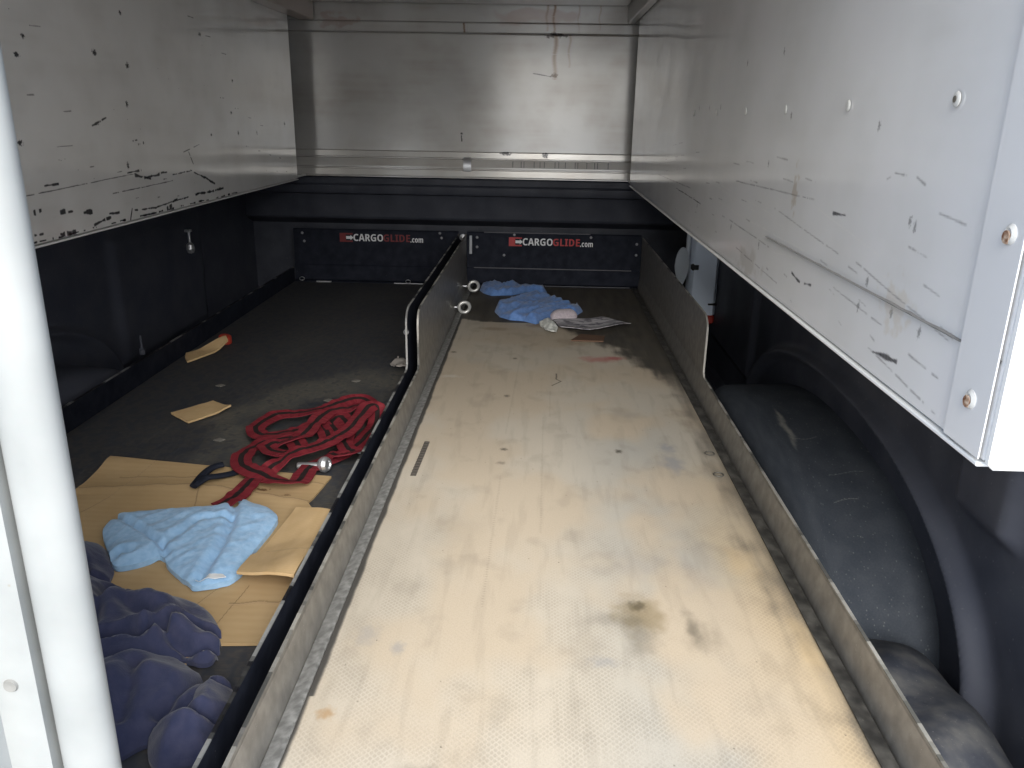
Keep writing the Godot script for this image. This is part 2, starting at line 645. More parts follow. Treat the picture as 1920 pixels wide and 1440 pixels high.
func build_bed() -> void:
	var bed := thing("pickup_bed", "black lined pickup truck bed holding two sliding trays under a white canopy", "truck bed")
	# ribbed floor
	var prof := PackedVector2Array()
	var x := -1.09
	while x < 0.55:
		prof.append(V(x, 0.750))
		prof.append(V(x + 0.010, 0.760))
		prof.append(V(x + 0.055, 0.760))
		prof.append(V(x + 0.065, 0.750))
		x += 0.082
	prof.append(V(0.56, 0.750))
	prof.append(V(0.56, 0.720))
	prof.append(V(-1.09, 0.720))
	part("bed_floor", prism(prof, -3.10, -0.46, "z"), M.bed, bed)
	part("side_wall", bed_side(-1.09, 1.0), M.lit_bed, bed)
	part("side_wall", bed_side(0.56, -1.0), M.bed, bed)
	part("wheel_housing", housing(-0.925, -1.095), M.lit_bed, bed)
	part("wheel_housing", housing(0.388, 0.565), housing_mat(), bed)
	# rounded lumps in the rear corners
	for s in 2:
		var xi: float = -0.925 if s == 0 else 0.392
		var xo: float = -1.088 if s == 0 else 0.558
		var rows := []
		for i in 25:
			var u := i / 24.0
			var row := []
			for j in 17:
				var w := j / 16.0
				var h := pow(sin(PI * clampf(0.04 + u * 0.93, 0.0, 1.0)), 0.42) * pow(sin(PI * 0.5 * clampf(0.06 + (1.0 - pow(w, 2.2)) , 0.0, 1.0)), 0.6)
				row.append(Vector3(lerpf(xi, xo, w), 0.757 + 0.118 * h + 0.006 * sin(u * 21.0 + w * 6.0) * h, lerpf(-1.0, -0.52, u)))
			rows.append(row)
		var st := stool()
		add_grid(st, rows, Vector3.UP)
		part("corner_housing", st.commit(), M.dusty, bed)
	# front wall with its pressed ledges
	var fw := PackedVector2Array([V(-3.15, 0.72), V(-3.10, 0.72), V(-3.10, 1.10), V(-3.03, 1.128), V(-3.026, 1.136), V(-3.058, 1.205), V(-3.062, 1.212), V(-3.050, 1.217), V(-3.035, 1.218), V(-3.032, 1.225), V(-3.032, 1.246), V(-3.036, 1.250), V(-3.032, 1.254), V(-3.032, 1.274), V(-3.04, 1.279), V(-3.15, 1.279)])
	part("front_wall", prism(fw, -1.12, 0.60, "x"), M.bed, bed)
	# outer skins, rails and sill
	for s in 2:
		var xa: float = -1.20 if s == 0 else 0.60
		var xb: float = -1.13 if s == 0 else 0.67
		part("outer_panel", box_mesh(Vector3(xa, 0.46, -3.13), Vector3(xb, 1.262, -0.46), 0.012), M.paint, bed)
		var ra: float = -1.20 if s == 0 else 0.555
		var rb: float = -1.085 if s == 0 else 0.67
		part("bed_rail", box_mesh(Vector3(ra, 1.2635, -3.10), Vector3(rb, 1.2785, -0.46), 0.004), M.black, bed)
	part("rear_sill", box_mesh(Vector3(-1.12, 0.52, -0.50), Vector3(0.59, 0.717, -0.455), 0.01), M.paint, bed)
	# small tie-down pin on the left wall
	var pin := lathe([V(0.0, 0.0), V(0.004, 0.001), V(0.004, 0.035), V(0.011, 0.042), V(0.013, 0.055), V(0.009, 0.067), V(0.0, 0.070)], Vector3(-1.066, 1.150, -2.46), Vector3(0, -1, 0), 14)
	part("hanging_pin", pin, M.zinc, bed)
	part("pin_bracket", box_mesh(Vector3(-1.078, 1.146, -2.468), Vector3(-1.058, 1.154, -2.452), 0.002), M.zinc, bed)
	part("hanging_pin", lathe([V(0.0, 0.0), V(0.003, 0.001), V(0.003, 0.03), V(0.007, 0.034), V(0.007, 0.046), V(0.0, 0.05)], Vector3(-0.921, 1.0, -1.80), Vector3(0, -1, 0), 12), M.bed, bed)

# ---------------------------------------------------------------- canopy
func white_sheet(w: int, h: int, sd: int, base: Color, grime: Color, amount: float) -> Image:
	var a := nz(w, h, 0.012, sd, 4, 2, 2)
	var b := nz(w, h, 0.03, sd + 1, 3, 12, 1)
	var c := nz(w, h, 0.4, sd + 2, 2, 1, 1)
	var im := Image.create(w, h, false, Image.FORMAT_RGB8)
	for y in h:
		for x in w:
			var i := y * w + x
			var t := amount * clampf(a[i] / 255.0 * 1.3 - 0.35, 0.0, 1.0) * (0.5 + b[i] / 255.0) + (c[i] / 255.0 - 0.5) * 0.03
			im.set_pixel(x, y, base.lerp(grime, clampf(t, 0.0, 1.0)))
	return im

func side_px(p: Vector2) -> Vector2:      # (z, y) on a side panel -> texture pixel
	return Vector2((REAR - p.x) / (REAR - WALL_END) * 2048.0, (ROOF - p.y) / (ROOF - SHELL) * 512.0)

func side_panel_mesh(x: float, s: float) -> ArrayMesh:
	# thin sheet, its inner skin gently oil-canned
	var st := stool()
	var rows := []
	var uvs := []
	var n := FastNoiseLite.new()
	n.seed = 7 if s > 0 else 8
	n.frequency = 1.6
	for j in 25:
		var row := []
		var ur := []
		for i in 81:
			var u := i / 80.0
			var v := j / 24.0
			var z := lerpf(REAR, WALL_END, u)
			var y := lerpf(ROOF, SHELL, v)
			var edge := minf(minf(u, 1.0 - u) * 6.0, minf(v, 1.0 - v) * 3.0)
			row.append(Vector3(x + s * 0.0022 * n.get_noise_2d(z, y * 1.5) * clampf(edge, 0.0, 1.0), y, z))
			ur.append(Vector2(u, v))
		rows.append(row)
		uvs.append(ur)
	add_grid(st, rows, Vector3(s, 0, 0), uvs)
	var back := x - s * 0.006
	face(st, [Vector3(back, ROOF, REAR), Vector3(back, ROOF, WALL_END), Vector3(back, SHELL, WALL_END), Vector3(back, SHELL, REAR)], Vector3(-s, 0, 0), [V(0, 0), V(1, 0), V(1, 1), V(0, 1)])
	for z in [REAR, WALL_END]:
		var u := 0.0 if z == REAR else 1.0
		face(st, [Vector3(x, ROOF, z), Vector3(back, ROOF, z), Vector3(back, SHELL, z), Vector3(x, SHELL, z)], Vector3(0, 0, 1 if z == REAR else -1), [V(u, 0), V(u, 0), V(u, 1), V(u, 1)])
	for y in [ROOF, SHELL]:
		var v := 0.0 if y == ROOF else 1.0
		face(st, [Vector3(x, y, REAR), Vector3(back, y, REAR), Vector3(back, y, WALL_END), Vector3(x, y, WALL_END)], Vector3(0, 1 if y == ROOF else -1, 0), [V(0, v), V(0, v), V(1, v), V(1, v)])
	return st.commit()

func build_canopy() -> void:
	var can := thing("truck_canopy", "white aluminium utility canopy over the truck bed, its left rear door shut", "truck canopy")
	var soft := bump_noise(21, 0.006, 512, 3)
	var black := lin(0.03, 0.03, 0.033)
	var grey := lin(0.2, 0.2, 0.2)

	# left side panel and its marks
	var li := white_sheet(2048, 512, 31, lin(0.84, 0.84, 0.825), lin(0.60, 0.59, 0.56), 0.36)
	var k := 0
	for p in [V(-1.740, 1.682), V(-1.744, 1.584), V(-2.137, 1.677), V(-1.724, 1.510), V(-2.337, 1.578), V(-2.780, 1.462), V(-2.153, 1.441), V(-2.346, 1.441), V(-1.346, 1.445), V(-1.695, 1.390), V(-2.305, 1.495), V(-1.62, 1.60), V(-1.40, 1.61), V(-2.5, 1.44), V(-1.375, 1.581)]:
		blot(li, side_px(p), 5.0 + (k % 3) * 1.5, 4.0 + (k % 2) * 2.0, black, 0.9, 100 + k)
		k += 1
	var strokes := [[V(-1.395, 1.373), V(-1.438, 1.372), 2.6], [V(-1.720, 1.369), V(-1.790, 1.358), 3.5], [V(-1.760, 1.360), V(-1.872, 1.366), 3.0], [V(-1.69, 1.375), V(-1.75, 1.378), 2.0], [V(-1.90, 1.358), V(-2.008, 1.360), 1.6], [V(-2.0, 1.362), V(-2.090, 1.335), 2.4], [V(-2.06, 1.345), V(-2.145, 1.320), 3.0],
		[V(-2.015, 1.302), V(-2.20, 1.304), 3.4], [V(-1.80, 1.295), V(-1.972, 1.302), 1.8], [V(-1.885, 1.299), V(-1.91, 1.301), 4.0], [V(-1.578, 1.469), V(-1.635, 1.483), 2.2], [V(-1.752, 1.430), V(-1.785, 1.433), 3.2], [V(-1.73, 1.437), V(-1.75, 1.438), 2.0], [V(-1.353, 1.332), V(-1.375, 1.333), 5.0],
		[V(-1.430, 1.324), V(-1.446, 1.326), 5.0], [V(-1.455, 1.322), V(-1.47, 1.323), 3.0], [V(-1.505, 1.314), V(-1.535, 1.312), 5.0], [V(-1.596, 1.304), V(-1.636, 1.303), 4.0], [V(-1.535, 1.289), V(-1.60, 1.296), 3.4], [V(-1.345, 1.296), V(-1.37, 1.295), 3.0], [V(-1.42, 1.287), V(-1.47, 1.288), 5.0], [V(-1.85, 1.287), V(-1.88, 1.289), 5.0], [V(-1.70, 1.300), V(-1.80, 1.293), 2.0], [V(-1.62, 1.34), V(-1.9, 1.345), 0.8], [V(-1.3, 1.36), V(-1.72, 1.372), 0.6], [V(-2.02, 1.375), V(-2.0, 1.405), 1.2], [V(-1.97, 1.405), V(-2.07, 1.42), 1.0],
		[V(-1.45, 1.435), V(-1.50, 1.436), 0.4], [V(-1.67, 1.27), V(-1.69, 1.305), 2.5]]
	for q in strokes:
		scratch(li, [side_px(q[0]), side_px(q[1])], q[2] * 0.72, black, 0.62, 200 + k, 0.2)
		k += 1
	for q in 40:
		var h1 := fmod(q * 0.618034, 1.0)
		var h2 := fmod(q * 0.754878 + 0.3, 1.0)
		var at := side_px(V(-1.0 - 1.8 * h1, 1.30 + 0.5 * h2 * h2))
		scratch(li, [at, at + Vector2(6.0 + 26.0 * h2, -2.0 + 4.0 * h1)], 0.7, black, 0.2 + 0.25 * h1, 300 + q, 0.3)
	for q in 60:
		var h1 := fmod(q * 0.618034 + 0.2, 1.0)
		var h2 := fmod(q * 0.569840 + 0.7, 1.0)
		put(li, int(2048 * h1), int(512 * h2), black, 0.7)
		put(li, int(2048 * h1) + 1, int(512 * h2), black, 0.5)
	scratch(li, [side_px(V(-1.3, 1.2835)), side_px(V(-2.3, 1.2835))], 1.6, black, 0.9, 390, 0.45)
	var lm := std(Color.WHITE, 0.10, 0.16, 0.6)
	lm.albedo_texture = tex(li)
	relief(lm, soft, 0.03)
	part("side_panel", side_panel_mesh(LX, 1.0), lm, can)

	# right side panel
	var ri := white_sheet(2048, 512, 41, lin(0.84, 0.845, 0.85), lin(0.62, 0.62, 0.60), 0.28)
	var light := lin(0.9, 0.9, 0.88)
	for p in [V(-1.137, 1.584), V(-1.334, 1.582), V(-0.794, 1.497), V(-1.151, 1.444), V(-0.698, 1.422), V(-0.688, 1.418), V(-1.334, 1.336), V(-1.636, 1.338), V(-1.157, 1.333), V(-0.766, 1.358), V(-1.072, 1.506), V(-0.704, 1.342), V(-0.778, 1.331), V(-0.648, 1.339), V(-0.55, 1.60), V(-1.50, 1.52), V(-1.60, 1.52), V(-1.70, 1.52)]:
		blot(ri, side_px(p), 3.0, 5.0, grey, 0.6, 400 + k)
		k += 1
	blot(ri, side_px(V(-1.02, 1.42)), 10, 26, lin(0.45, 0.33, 0.22), 0.35, 420)
	blot(ri, side_px(V(-0.70, 1.35)), 30, 22, lin(0.62, 0.50, 0.34), 0.22, 421)
	blot(ri, side_px(V(-1.20, 1.30)), 60, 22, lin(0.42, 0.36, 0.30), 0.25, 422)
	var soften := 0.6
	var rs := [[V(-0.882, 1.408), V(-0.846, 1.409), 2.0, 0], [V(-1.083, 1.335), V(-0.994, 1.343), 1.4, 1], [V(-0.994, 1.343), V(-0.892, 1.352), 1.2, 1], [V(-1.527, 1.368), V(-1.254, 1.359), 1.4, 1], [V(-1.254, 1.359), V(-0.960, 1.356), 1.4, 1], [V(-0.759, 1.452), V(-0.744, 1.458), 1.4, 2], [V(-0.744, 1.458), V(-0.72, 1.458), 1.2, 2], [V(-0.70, 1.458), V(-0.682, 1.453), 1.4, 2],
		[V(-1.330, 1.408), V(-0.946, 1.416), 0.8, 2], [V(-0.713, 1.302), V(-0.678, 1.304), 3.0, 0], [V(-0.995, 1.324), V(-0.96, 1.320), 2.4, 0], [V(-0.944, 1.320), V(-0.92, 1.323), 2.0, 0], [V(-0.606, 1.314), V(-0.66, 1.318), 1.0, 2], [V(-1.6, 1.40), V(-1.1, 1.38), 0.8, 1], [V(-1.5, 1.39), V(-1.2, 1.375), 1.0, 1], [V(-0.95, 1.41), V(-0.75, 1.385), 0.8, 1], [V(-0.85, 1.335), V(-0.72, 1.327), 0.7, 2], [V(-0.74, 1.30), V(-0.60, 1.287), 1.0, 2], [V(-1.35, 1.345), V(-1.1, 1.338), 0.8, 2], [V(-1.3, 1.31), V(-1.05, 1.30), 0.7, 2], [V(-1.1, 1.39), V(-0.85, 1.37), 0.7, 2], [V(-0.8, 1.37), V(-0.6, 1.345), 0.8, 2], [V(-0.712, 1.302), V(-0.73, 1.300), 2.0, 0], [V(-2.2, 1.36), V(-1.7, 1.365), 1.0, 2], [V(-1.9, 1.35), V(-1.6, 1.345), 1.0, 0]]
	for q in rs:
		scratch(ri, [side_px(q[0]), side_px(q[1])], q[2] * soften, light if q[3] == 1 else (black if q[3] == 0 else grey), 0.42 if q[3] < 2 else 0.28, 500 + k, 0.18)
		k += 1
	for q in 70:
		var h1 := fmod(q * 0.618034 + 0.4, 1.0)
		var h2 := fmod(q * 0.754878 + 0.1, 1.0)
		var at := side_px(V(-0.58 - 1.5 * h1, 1.285 + 0.17 * h2))
		scratch(ri, [at, at + Vector2(4.0 + 40.0 * h2, -3.0 + 6.0 * h1)], 0.6, grey if q % 3 else light, 0.22, 600 + q, 0.2)
	var rm := std(Color.WHITE, 0.11, 0.16, 0.6)
	rm.albedo_texture = tex(ri)
	relief(rm, soft, 0.03)
	var rp := part("side_panel", side_panel_mesh(RX, -1.0), rm, can)
	# dirty joint of the overlapped lower strip
	var jl := []
	var js := noise(55, 30.0)
	for q in 60:
		var z := lerpf(-0.527, -1.12, q / 59.0)
		var t := 0.0004 + 0.0016 * maxf(0.0, js.get_noise_1d(z)) * smoothstep(-1.12, -0.9, z)
		jl.append([Vector3(RX - 0.0002, 1.3490, z), Vector3(RX - 0.0030, 1.3495, z), Vector3(RX - 0.0030, 1.3495 + t, z), Vector3(RX - 0.0002, 1.3500 + t, z)])
	var jt := stool()
	add_grid(jt, jl, Vector3(-1, 0, 0))
	part("joint_seam", jt.commit(), std(lin(0.18, 0.18, 0.175), 0.8), rp)
	var flange_m := std(lin(0.80, 0.805, 0.81), 0.11, 0.16, 0.6)
	# end flange with rusty screws
	part("end_flange", box_mesh(Vector3(RX - 0.0034, SHELL, -0.577), Vector3(RX - 0.0022, ROOF, REAR - 0.001), 0.0005), flange_m, rp)
	var screw := lathe([V(0.0070, 0.0), V(0.0068, 0.0006), V(0.0058, 0.0014), V(0.0045, 0.0022), V(0.004, 0.0014), V(0.0, 0.0013)], Vector3.ZERO, Vector3(-1, 0, 0), 18)
	var core := lathe([V(0.0050, -0.0020), V(0.0044, 0.0008), V(0.0, 0.0010)], Vector3(-0.0016, -0.0020, -0.0016), Vector3(-1, 0, 0), 12)
	for p in [V(-0.542, 1.432), V(-0.549, 1.316), V(-0.545, 1.62), V(-0.545, 1.76)]:
		var sw := part("screw", screw, M.rivet, rp, Vector3(RX - 0.0034, p.y, p.x))
		part("rust_spot", core, M.rust, sw)
	var rivet := lathe([V(0.0058, 0.0), V(0.0056, 0.0008), V(0.0042, 0.0016), V(0.0, 0.0019)], Vector3.ZERO, Vector3(-1, 0, 0), 16)
	for p in [V(-0.652, 1.517), V(-0.877, 1.515), V(-1.097, 1.513), V(-1.308, 1.512), V(-1.525, 1.511), V(-1.745, 1.510)]:
		var r := part("rivet", rivet, M.rivet, rp, Vector3(RX - 0.001, p.y, p.x))
		if p.x > -0.7:
			part("rivet_hole", lathe([V(0.0026, 0.0), V(0.0026, 0.0006), V(0.0, 0.0006)], Vector3(-0.0015, 0, 0), Vector3(-1, 0, 0), 10), std(lin(0.12, 0.11, 0.09), 0.7), r)

	# front panel: lower hat rail, flat sheet, upper flat bar
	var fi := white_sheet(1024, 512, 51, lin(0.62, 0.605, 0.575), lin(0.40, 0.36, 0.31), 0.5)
	var fpx := func(p: Vector2) -> Vector2: return Vector2((p.x + 0.93) / 1.33 * 1024.0, (1.87 - p.y) / 0.6 * 512.0)
	var rust := lin(0.20, 0.11, 0.06)
	for q in [[V(0.034, 1.868), V(0.036, 1.77), 3.0, 0.55], [V(0.010, 1.868), V(0.012, 1.775), 3.0, 0.3], [V(0.118, 1.86), V(0.118, 1.77), 2.0, 0.2], [V(0.041, 1.766), V(0.044, 1.62), 5.0, 0.35], [V(0.09, 1.766), V(0.092, 1.66), 3.0, 0.2], [V(0.19, 1.86), V(0.19, 1.78), 2.0, 0.18]]:
		var a: Vector2 = fpx.call(q[0])
		var b: Vector2 = fpx.call(q[1])
		var n := int(a.distance_to(b))
		for i in n:
			var t := float(i) / n
			for dx in range(-8, 9):
				put(fi, int(a.x + dx + 2.0 * sin(t * 9.0)), int(lerpf(a.y, b.y, t)), rust, minf(0.9, q[3] * 1.5) * (1.0 - t * 0.6) * exp(-pow(dx / q[2], 2.0)))
	blot(fi, fpx.call(V(0.040, 1.763)), 30, 7, lin(0.05, 0.04, 0.035), 0.7, 71)
	blot(fi, fpx.call(V(0.040, 1.635)), 11, 7, lin(0.12, 0.09, 0.07), 0.55, 72)
	scratch(fi, [fpx.call(V(-0.033, 1.640)), fpx.call(V(0.03, 1.632))], 1.3, grey, 0.7, 73)
	blot(fi, fpx.call(V(-0.285, 1.436)), 3.5, 3.5, black, 0.9, 74)
	scratch(fi, [fpx.call(V(-0.285, 1.43)), fpx.call(V(-0.284, 1.41))], 1.5, black, 0.6, 75)
	blot(fi, fpx.call(V(-0.126, 1.369)), 18, 5, black, 0.75, 76)
	blot(fi, fpx.call(V(0.016, 1.366)), 10, 9, black, 0.8, 77)
	blot(fi, fpx.call(V(-0.72, 1.80)), 60, 24, lin(0.34, 0.17, 0.12), 0.25, 78)
	blot(fi, fpx.call(V(-0.02, 1.82)), 140, 26, lin(0.38, 0.25, 0.21), 0.3, 79)
	var fm := std(Color.WHITE, 0.19, 0.30, 0.5)
	fm.albedo_texture = tex(fi)
	relief(fm, soft, 0.012)
	var prof := [V(FRONT, 1.90), V(FRONT, 1.803), V(FRONT + 0.006, 1.7995), V(FRONT + 0.007, 1.797), V(FRONT + 0.007, 1.770), V(FRONT + 0.005, 1.767), V(FRONT - 0.003, 1.7655), V(FRONT, 1.762), V(FRONT, 1.374), V(FRONT - 0.002, 1.3725), V(FRONT + 0.004, 1.3705), V(FRONT + 0.005, 1.352), V(FRONT - 0.004, 1.3495), V(FRONT - 0.004, 1.3470), V(FRONT + 0.010, 1.345), V(FRONT + 0.016, 1.320), V(FRONT + 0.016, 1.315), V(FRONT + 0.008, 1.3125), V(FRONT + 0.008, 1.310), V(FRONT + 0.016, 1.308), V(FRONT + 0.017, 1.287), V(FRONT + 0.013, 1.2835), V(FRONT + 0.013, 1.2805)]
	var st := stool()
	for i in prof.size() - 1:
		var a: Vector2 = prof[i]
		var b: Vector2 = prof[i + 1]
		var q := [Vector3(-1.28, a.y, a.x), Vector3(0.74, a.y, a.x), Vector3(0.74, b.y, b.x), Vector3(-1.28, b.y, b.x)]
		var u := []
		for p in q:
			u.append(Vector2((p.x + 0.93) / 1.33, (1.87 - p.y) / 0.6))
		face(st, q, Vector3(0, 0, 1), u)
	face(st, [Vector3(-1.28, 1.90, FRONT - 0.02), Vector3(0.74, 1.90, FRONT - 0.02), Vector3(0.74, 1.2805, FRONT - 0.02), Vector3(-1.28, 1.2805, FRONT - 0.02)], Vector3(0, 0, -1))
	var fp := part("front_panel", st.commit(), fm, can)
	part("splice_clip", prism(PackedVector2Array([V(FRONT - 0.002, 1.358), V(FRONT + 0.012, 1.350), V(FRONT + 0.021, 1.340), V(FRONT + 0.023, 1.318), V(FRONT + 0.020, 1.306), V(FRONT + 0.004, 1.300)]), -0.277, -0.249, "x"), M.zinc, fp)
	part("splice_clip", prism(PackedVector2Array([V(FRONT + 0.006, 1.799), V(FRONT + 0.010, 1.797), V(FRONT + 0.010, 1.770), V(FRONT + 0.006, 1.768)]), -0.279, -0.262, "x"), fm, fp)
	var slot := box_mesh(Vector3(0, 1.322, FRONT + 0.0102), Vector3(0.0022, 1.343, FRONT + 0.0163))
	var slot_m := std(lin(0.10, 0.11, 0.12), 0.7)
	for i in 15:
		part("weep_slot", slot, slot_m, fp, Vector3(-0.10 + 0.024 * i + 0.008 * sin(i * 2.3), 0, 0))

	# side boxes behind the side panels
	for s in 2:
		var xi: float = RX if s == 1 else LX
		var xo: float = 0.76 if s == 1 else -1.30
		var lo := minf(xi, xo)
		var hi := maxf(xi, xo)
		var inb: float = xi + (0.006 if s == 1 else -0.006)
		part("box_floor", box_mesh(Vector3(minf(inb, xo), SHELL - 0.0005, FRONT), Vector3(maxf(inb, xo), SHELL + 0.006, REAR - 0.001), 0.001), M.paint, can)
		part("box_skin", box_mesh(Vector3(xo - 0.004, SHELL - 0.002, FRONT - 0.018), Vector3(xo + 0.004, 1.92, REAR), 0.001), M.paint, can)
		var sl := stool()
		add_box(sl, Vector3(lo - 0.001, SHELL - 0.004, REAR), Vector3(hi + 0.001, ROOF + 0.06, REAR + 0.012), 0.004)
		part("end_cap", sl.commit(), M.paint, can)
		# folded lip under the panel
		var bx: float = xi - (0.003 if s == 1 else -0.003)
		part("bottom_lip", box_mesh(Vector3(minf(bx, xi + (0.03 if s == 1 else -0.03)), SHELL - 0.006, WALL_END), Vector3(maxf(bx, xi + (0.03 if s == 1 else -0.03)), SHELL - 0.0025, REAR - 0.002), 0.001), M.paint, can)
	# roof and corner beams
	part("roof", box_mesh(Vector3(-1.30, ROOF + 0.043, -3.06), Vector3(0.76, ROOF + 0.065, -0.47), 0.004), M.paint, can)
	part("roof_lining", box_mesh(Vector3(LX + 0.056, ROOF, -2.995), Vector3(RX - 0.03, ROOF + 0.008, -0.49), 0.001), rm_plain(lin(0.74, 0.73, 0.70)), can)
	part("corner_beam", box_mesh(Vector3(LX + 0.001, 1.801, -3.018), Vector3(LX + 0.054, ROOF + 0.01, -0.49), 0.003), rm_plain(lin(0.50, 0.42, 0.37)), can)
	part("corner_beam", box_mesh(Vector3(RX - 0.026, 1.801, -3.018), Vector3(RX - 0.002, ROOF + 0.01, -0.49), 0.003), rm_plain(lin(0.50, 0.47, 0.43)), can)
	part("cross_rail", box_mesh(Vector3(LX + 0.056, 1.857, -3.02), Vector3(RX - 0.03, 1.866, -2.998), 0.002), rm_plain(lin(0.5, 0.47, 0.44)), can)

	# left rear door: skin, stepped edge and rounded lip
	var door := part("rear_door", box_mesh(Vector3(-0.86, 0.79, -0.440), Vector3(-0.3385, 1.90, -0.400), 0.004), M.paint, can)
	part("edge_band", prism(PackedVector2Array([V(-0.3380, -0.402), V(-0.3370, -0.406), V(-0.3340, -0.413), V(-0.3075, -0.414), V(-0.3065, -0.445), V(-0.3380, -0.445)]), 0.79, 1.90, "y"), M.shaded_edge, door)
	var lip := PackedVector2Array()
	for i in 19:
		var t := lerpf(PI * 0.93, -PI * 0.55, i / 18.0)
		lip.append(V(-0.2880 + 0.0180 * cos(t), -0.4250 + 0.0125 * sin(t)))
	lip.append(V(-0.3060, -0.4375))
	part("door_lip", prism(lip, 0.79, 1.90, "y"), M.shaded_edge, door)
	var dot := lathe([V(0.0048, 0.0), V(0.0040, 0.0014), V(0.0022, 0.0010), V(0.0, 0.0006)], Vector3.ZERO, Vector3(0.04, 0, 1.0), 14)
	for y in [1.155, 1.285, 1.085]:
		part("screw_head", dot, std(lin(0.17, 0.17, 0.16), 0.7, 0.0), door, Vector3(-0.3235, y, -0.4134))

	# white bracket that hangs below the right box near the front
	var br := part("mounting_bracket", prism(PackedVector2Array([V(0.462, -2.452), V(0.470, -2.440), V(0.536, -2.440), V(0.556, -2.470), V(0.556, -2.52), V(0.462, -2.52)]), 0.930, SHELL - 0.001, "y"), rm_plain(lin(0.66, 0.75, 0.88)), can)
	part("bolt_hole", box_mesh(Vector3(0.4615, 1.066, -2.458), Vector3(0.486, 1.086, -2.4385), 0.004), M.dark, br)
	var wing := PackedVector2Array()
	for i in 21:
		var t := TAU * i / 20.0
		var yy := 1.075 + 0.058 * sin(t)
		wing.append(V(0.436 + 0.022 * cos(t) * (1.0 - 0.35 * maxf(0.0, -sin(t))), yy))
	wing.remove_at(20)
	part("wing_plate", prism(wing, -2.462, -2.456, "z"), rm_plain(lin(0.36, 0.40, 0.44)), br)
	part("hanger_rod", box_mesh(Vector3(0.446, 1.10, -2.475), Vector3(0.4585, SHELL - 0.001, -2.463), 0.003), rm_plain(lin(0.5, 0.55, 0.6)), br)
	part("clip_wire", box_mesh(Vector3(0.520, 0.962, -2.452), Vector3(0.556, 0.967, -2.435), 0.001), M.dark, br)
	part("red_cap", box_mesh(Vector3(0.505, 0.900, -2.50), Vector3(0.545, 0.9295, -2.448), 0.006), std(lin(0.36, 0.03, 0.02), 0.5), br)

func rm_plain(c: Color) -> StandardMaterial3D:
	var m := relief(std(c, 0.3, 0.1, 0.5), M.paint.heightmap_texture, 0.02)
	return world_tri(m, 1.0)

# ---------------------------------------------------------------- the two sliding trays
func gusset_path(z_end: float) -> Array:
	# outline of a side rail seen from the side: (z, y), long low rail and a taller plate at the front
	var o := [V(z_end, 0.951), V(-1.742, 0.951), V(-1.752, 0.960)]
	o.append(V(-1.752, 1.052))
	for i in range(1, 8):
		var t := PI * 0.5 * i / 7.0
		o.append(V(-1.752 - 0.045 * (1.0 - cos(t)), 1.052 + 0.034 * sin(t)))
	o.append(V(-2.975, 1.086))
	return o

func rail_mesh(x0: float, x1: float, z_end: float, low := false) -> ArrayMesh:
	var p := PackedVector2Array([V(z_end, 0.951), V(-2.975, 0.951)] if low else gusset_path(z_end))
	p.append(V(-2.975, 0.872))
	p.append(V(z_end, 0.872))
	var st := stool()
	add_prism(st, p, x0, x1, "x")
	return st.commit()

# worn paint: a bead along the top edge whose colour breaks between paint and bare metal
func worn_edge(x0: float, x1: float, z_end: float, sd: int, dark: Color, bright: Color, cover: float, low := false) -> ArrayMesh:
	var path := []
	var g := [V(z_end, 0.951), V(-2.975, 0.951)] if low else gusset_path(z_end)
	for i in g.size() - 1:
		var n := maxi(1, int(g[i].distance_to(g[i + 1]) / 0.008))
		for j in n:
			path.append(g[i].lerp(g[i + 1], float(j) / n))
	path.append(g[-1])
	var n1 := FastNoiseLite.new()
	n1.seed = sd
	n1.frequency = 4.0
	n1.fractal_octaves = 4
	var n2 := FastNoiseLite.new()
	n2.seed = sd + 1
	n2.frequency = 60.0
	var st := stool()
	for i in path.size() - 1:
		var a: Vector2 = path[i]
		var b: Vector2 = path[i + 1]
		var d := (b - a).normalized()
		var up := Vector2(-d.y, d.x)
		if up.y < 0 or (absf(up.y) < 0.01 and up.x < 0):
			up = -up
		var v := n1.get_noise_1d(a.x * 3.0 + a.y) * 0.9 + n2.get_noise_1d(a.x) * 0.15 + cover
		st.set_color(dark.lerp(bright, smoothstep(-0.1, 0.35, v)))
		var w := 0.0004 + 0.0006 * clampf(v, 0.0, 1.0)
		var q := [a - up * 0.0012, a + up * w, b + up * w, b - up * 0.0012]
		var P := []
		for k in q:
			P.append(Vector3(x1 + 0.0005, k.y, k.x))
		var Q := []
		for k in q:
			Q.append(Vector3(x0 - 0.0005, k.y, k.x))
		face(st, [P[1], P[2], Q[2], Q[1]], Vector3(0, up.y, up.x))
		face(st, [P[0], P[1], P[2], P[3]], Vector3(1, 0, 0))
		face(st, [Q[0], Q[1], Q[2], Q[3]], Vector3(-1, 0, 0))
	return st.commit()

func deck_px(p: Vector2) -> Vector2:
	return Vector2((p.x + 0.240) / 0.592 * 640.0, (-0.50 - p.y) / 2.49 * 2048.0)

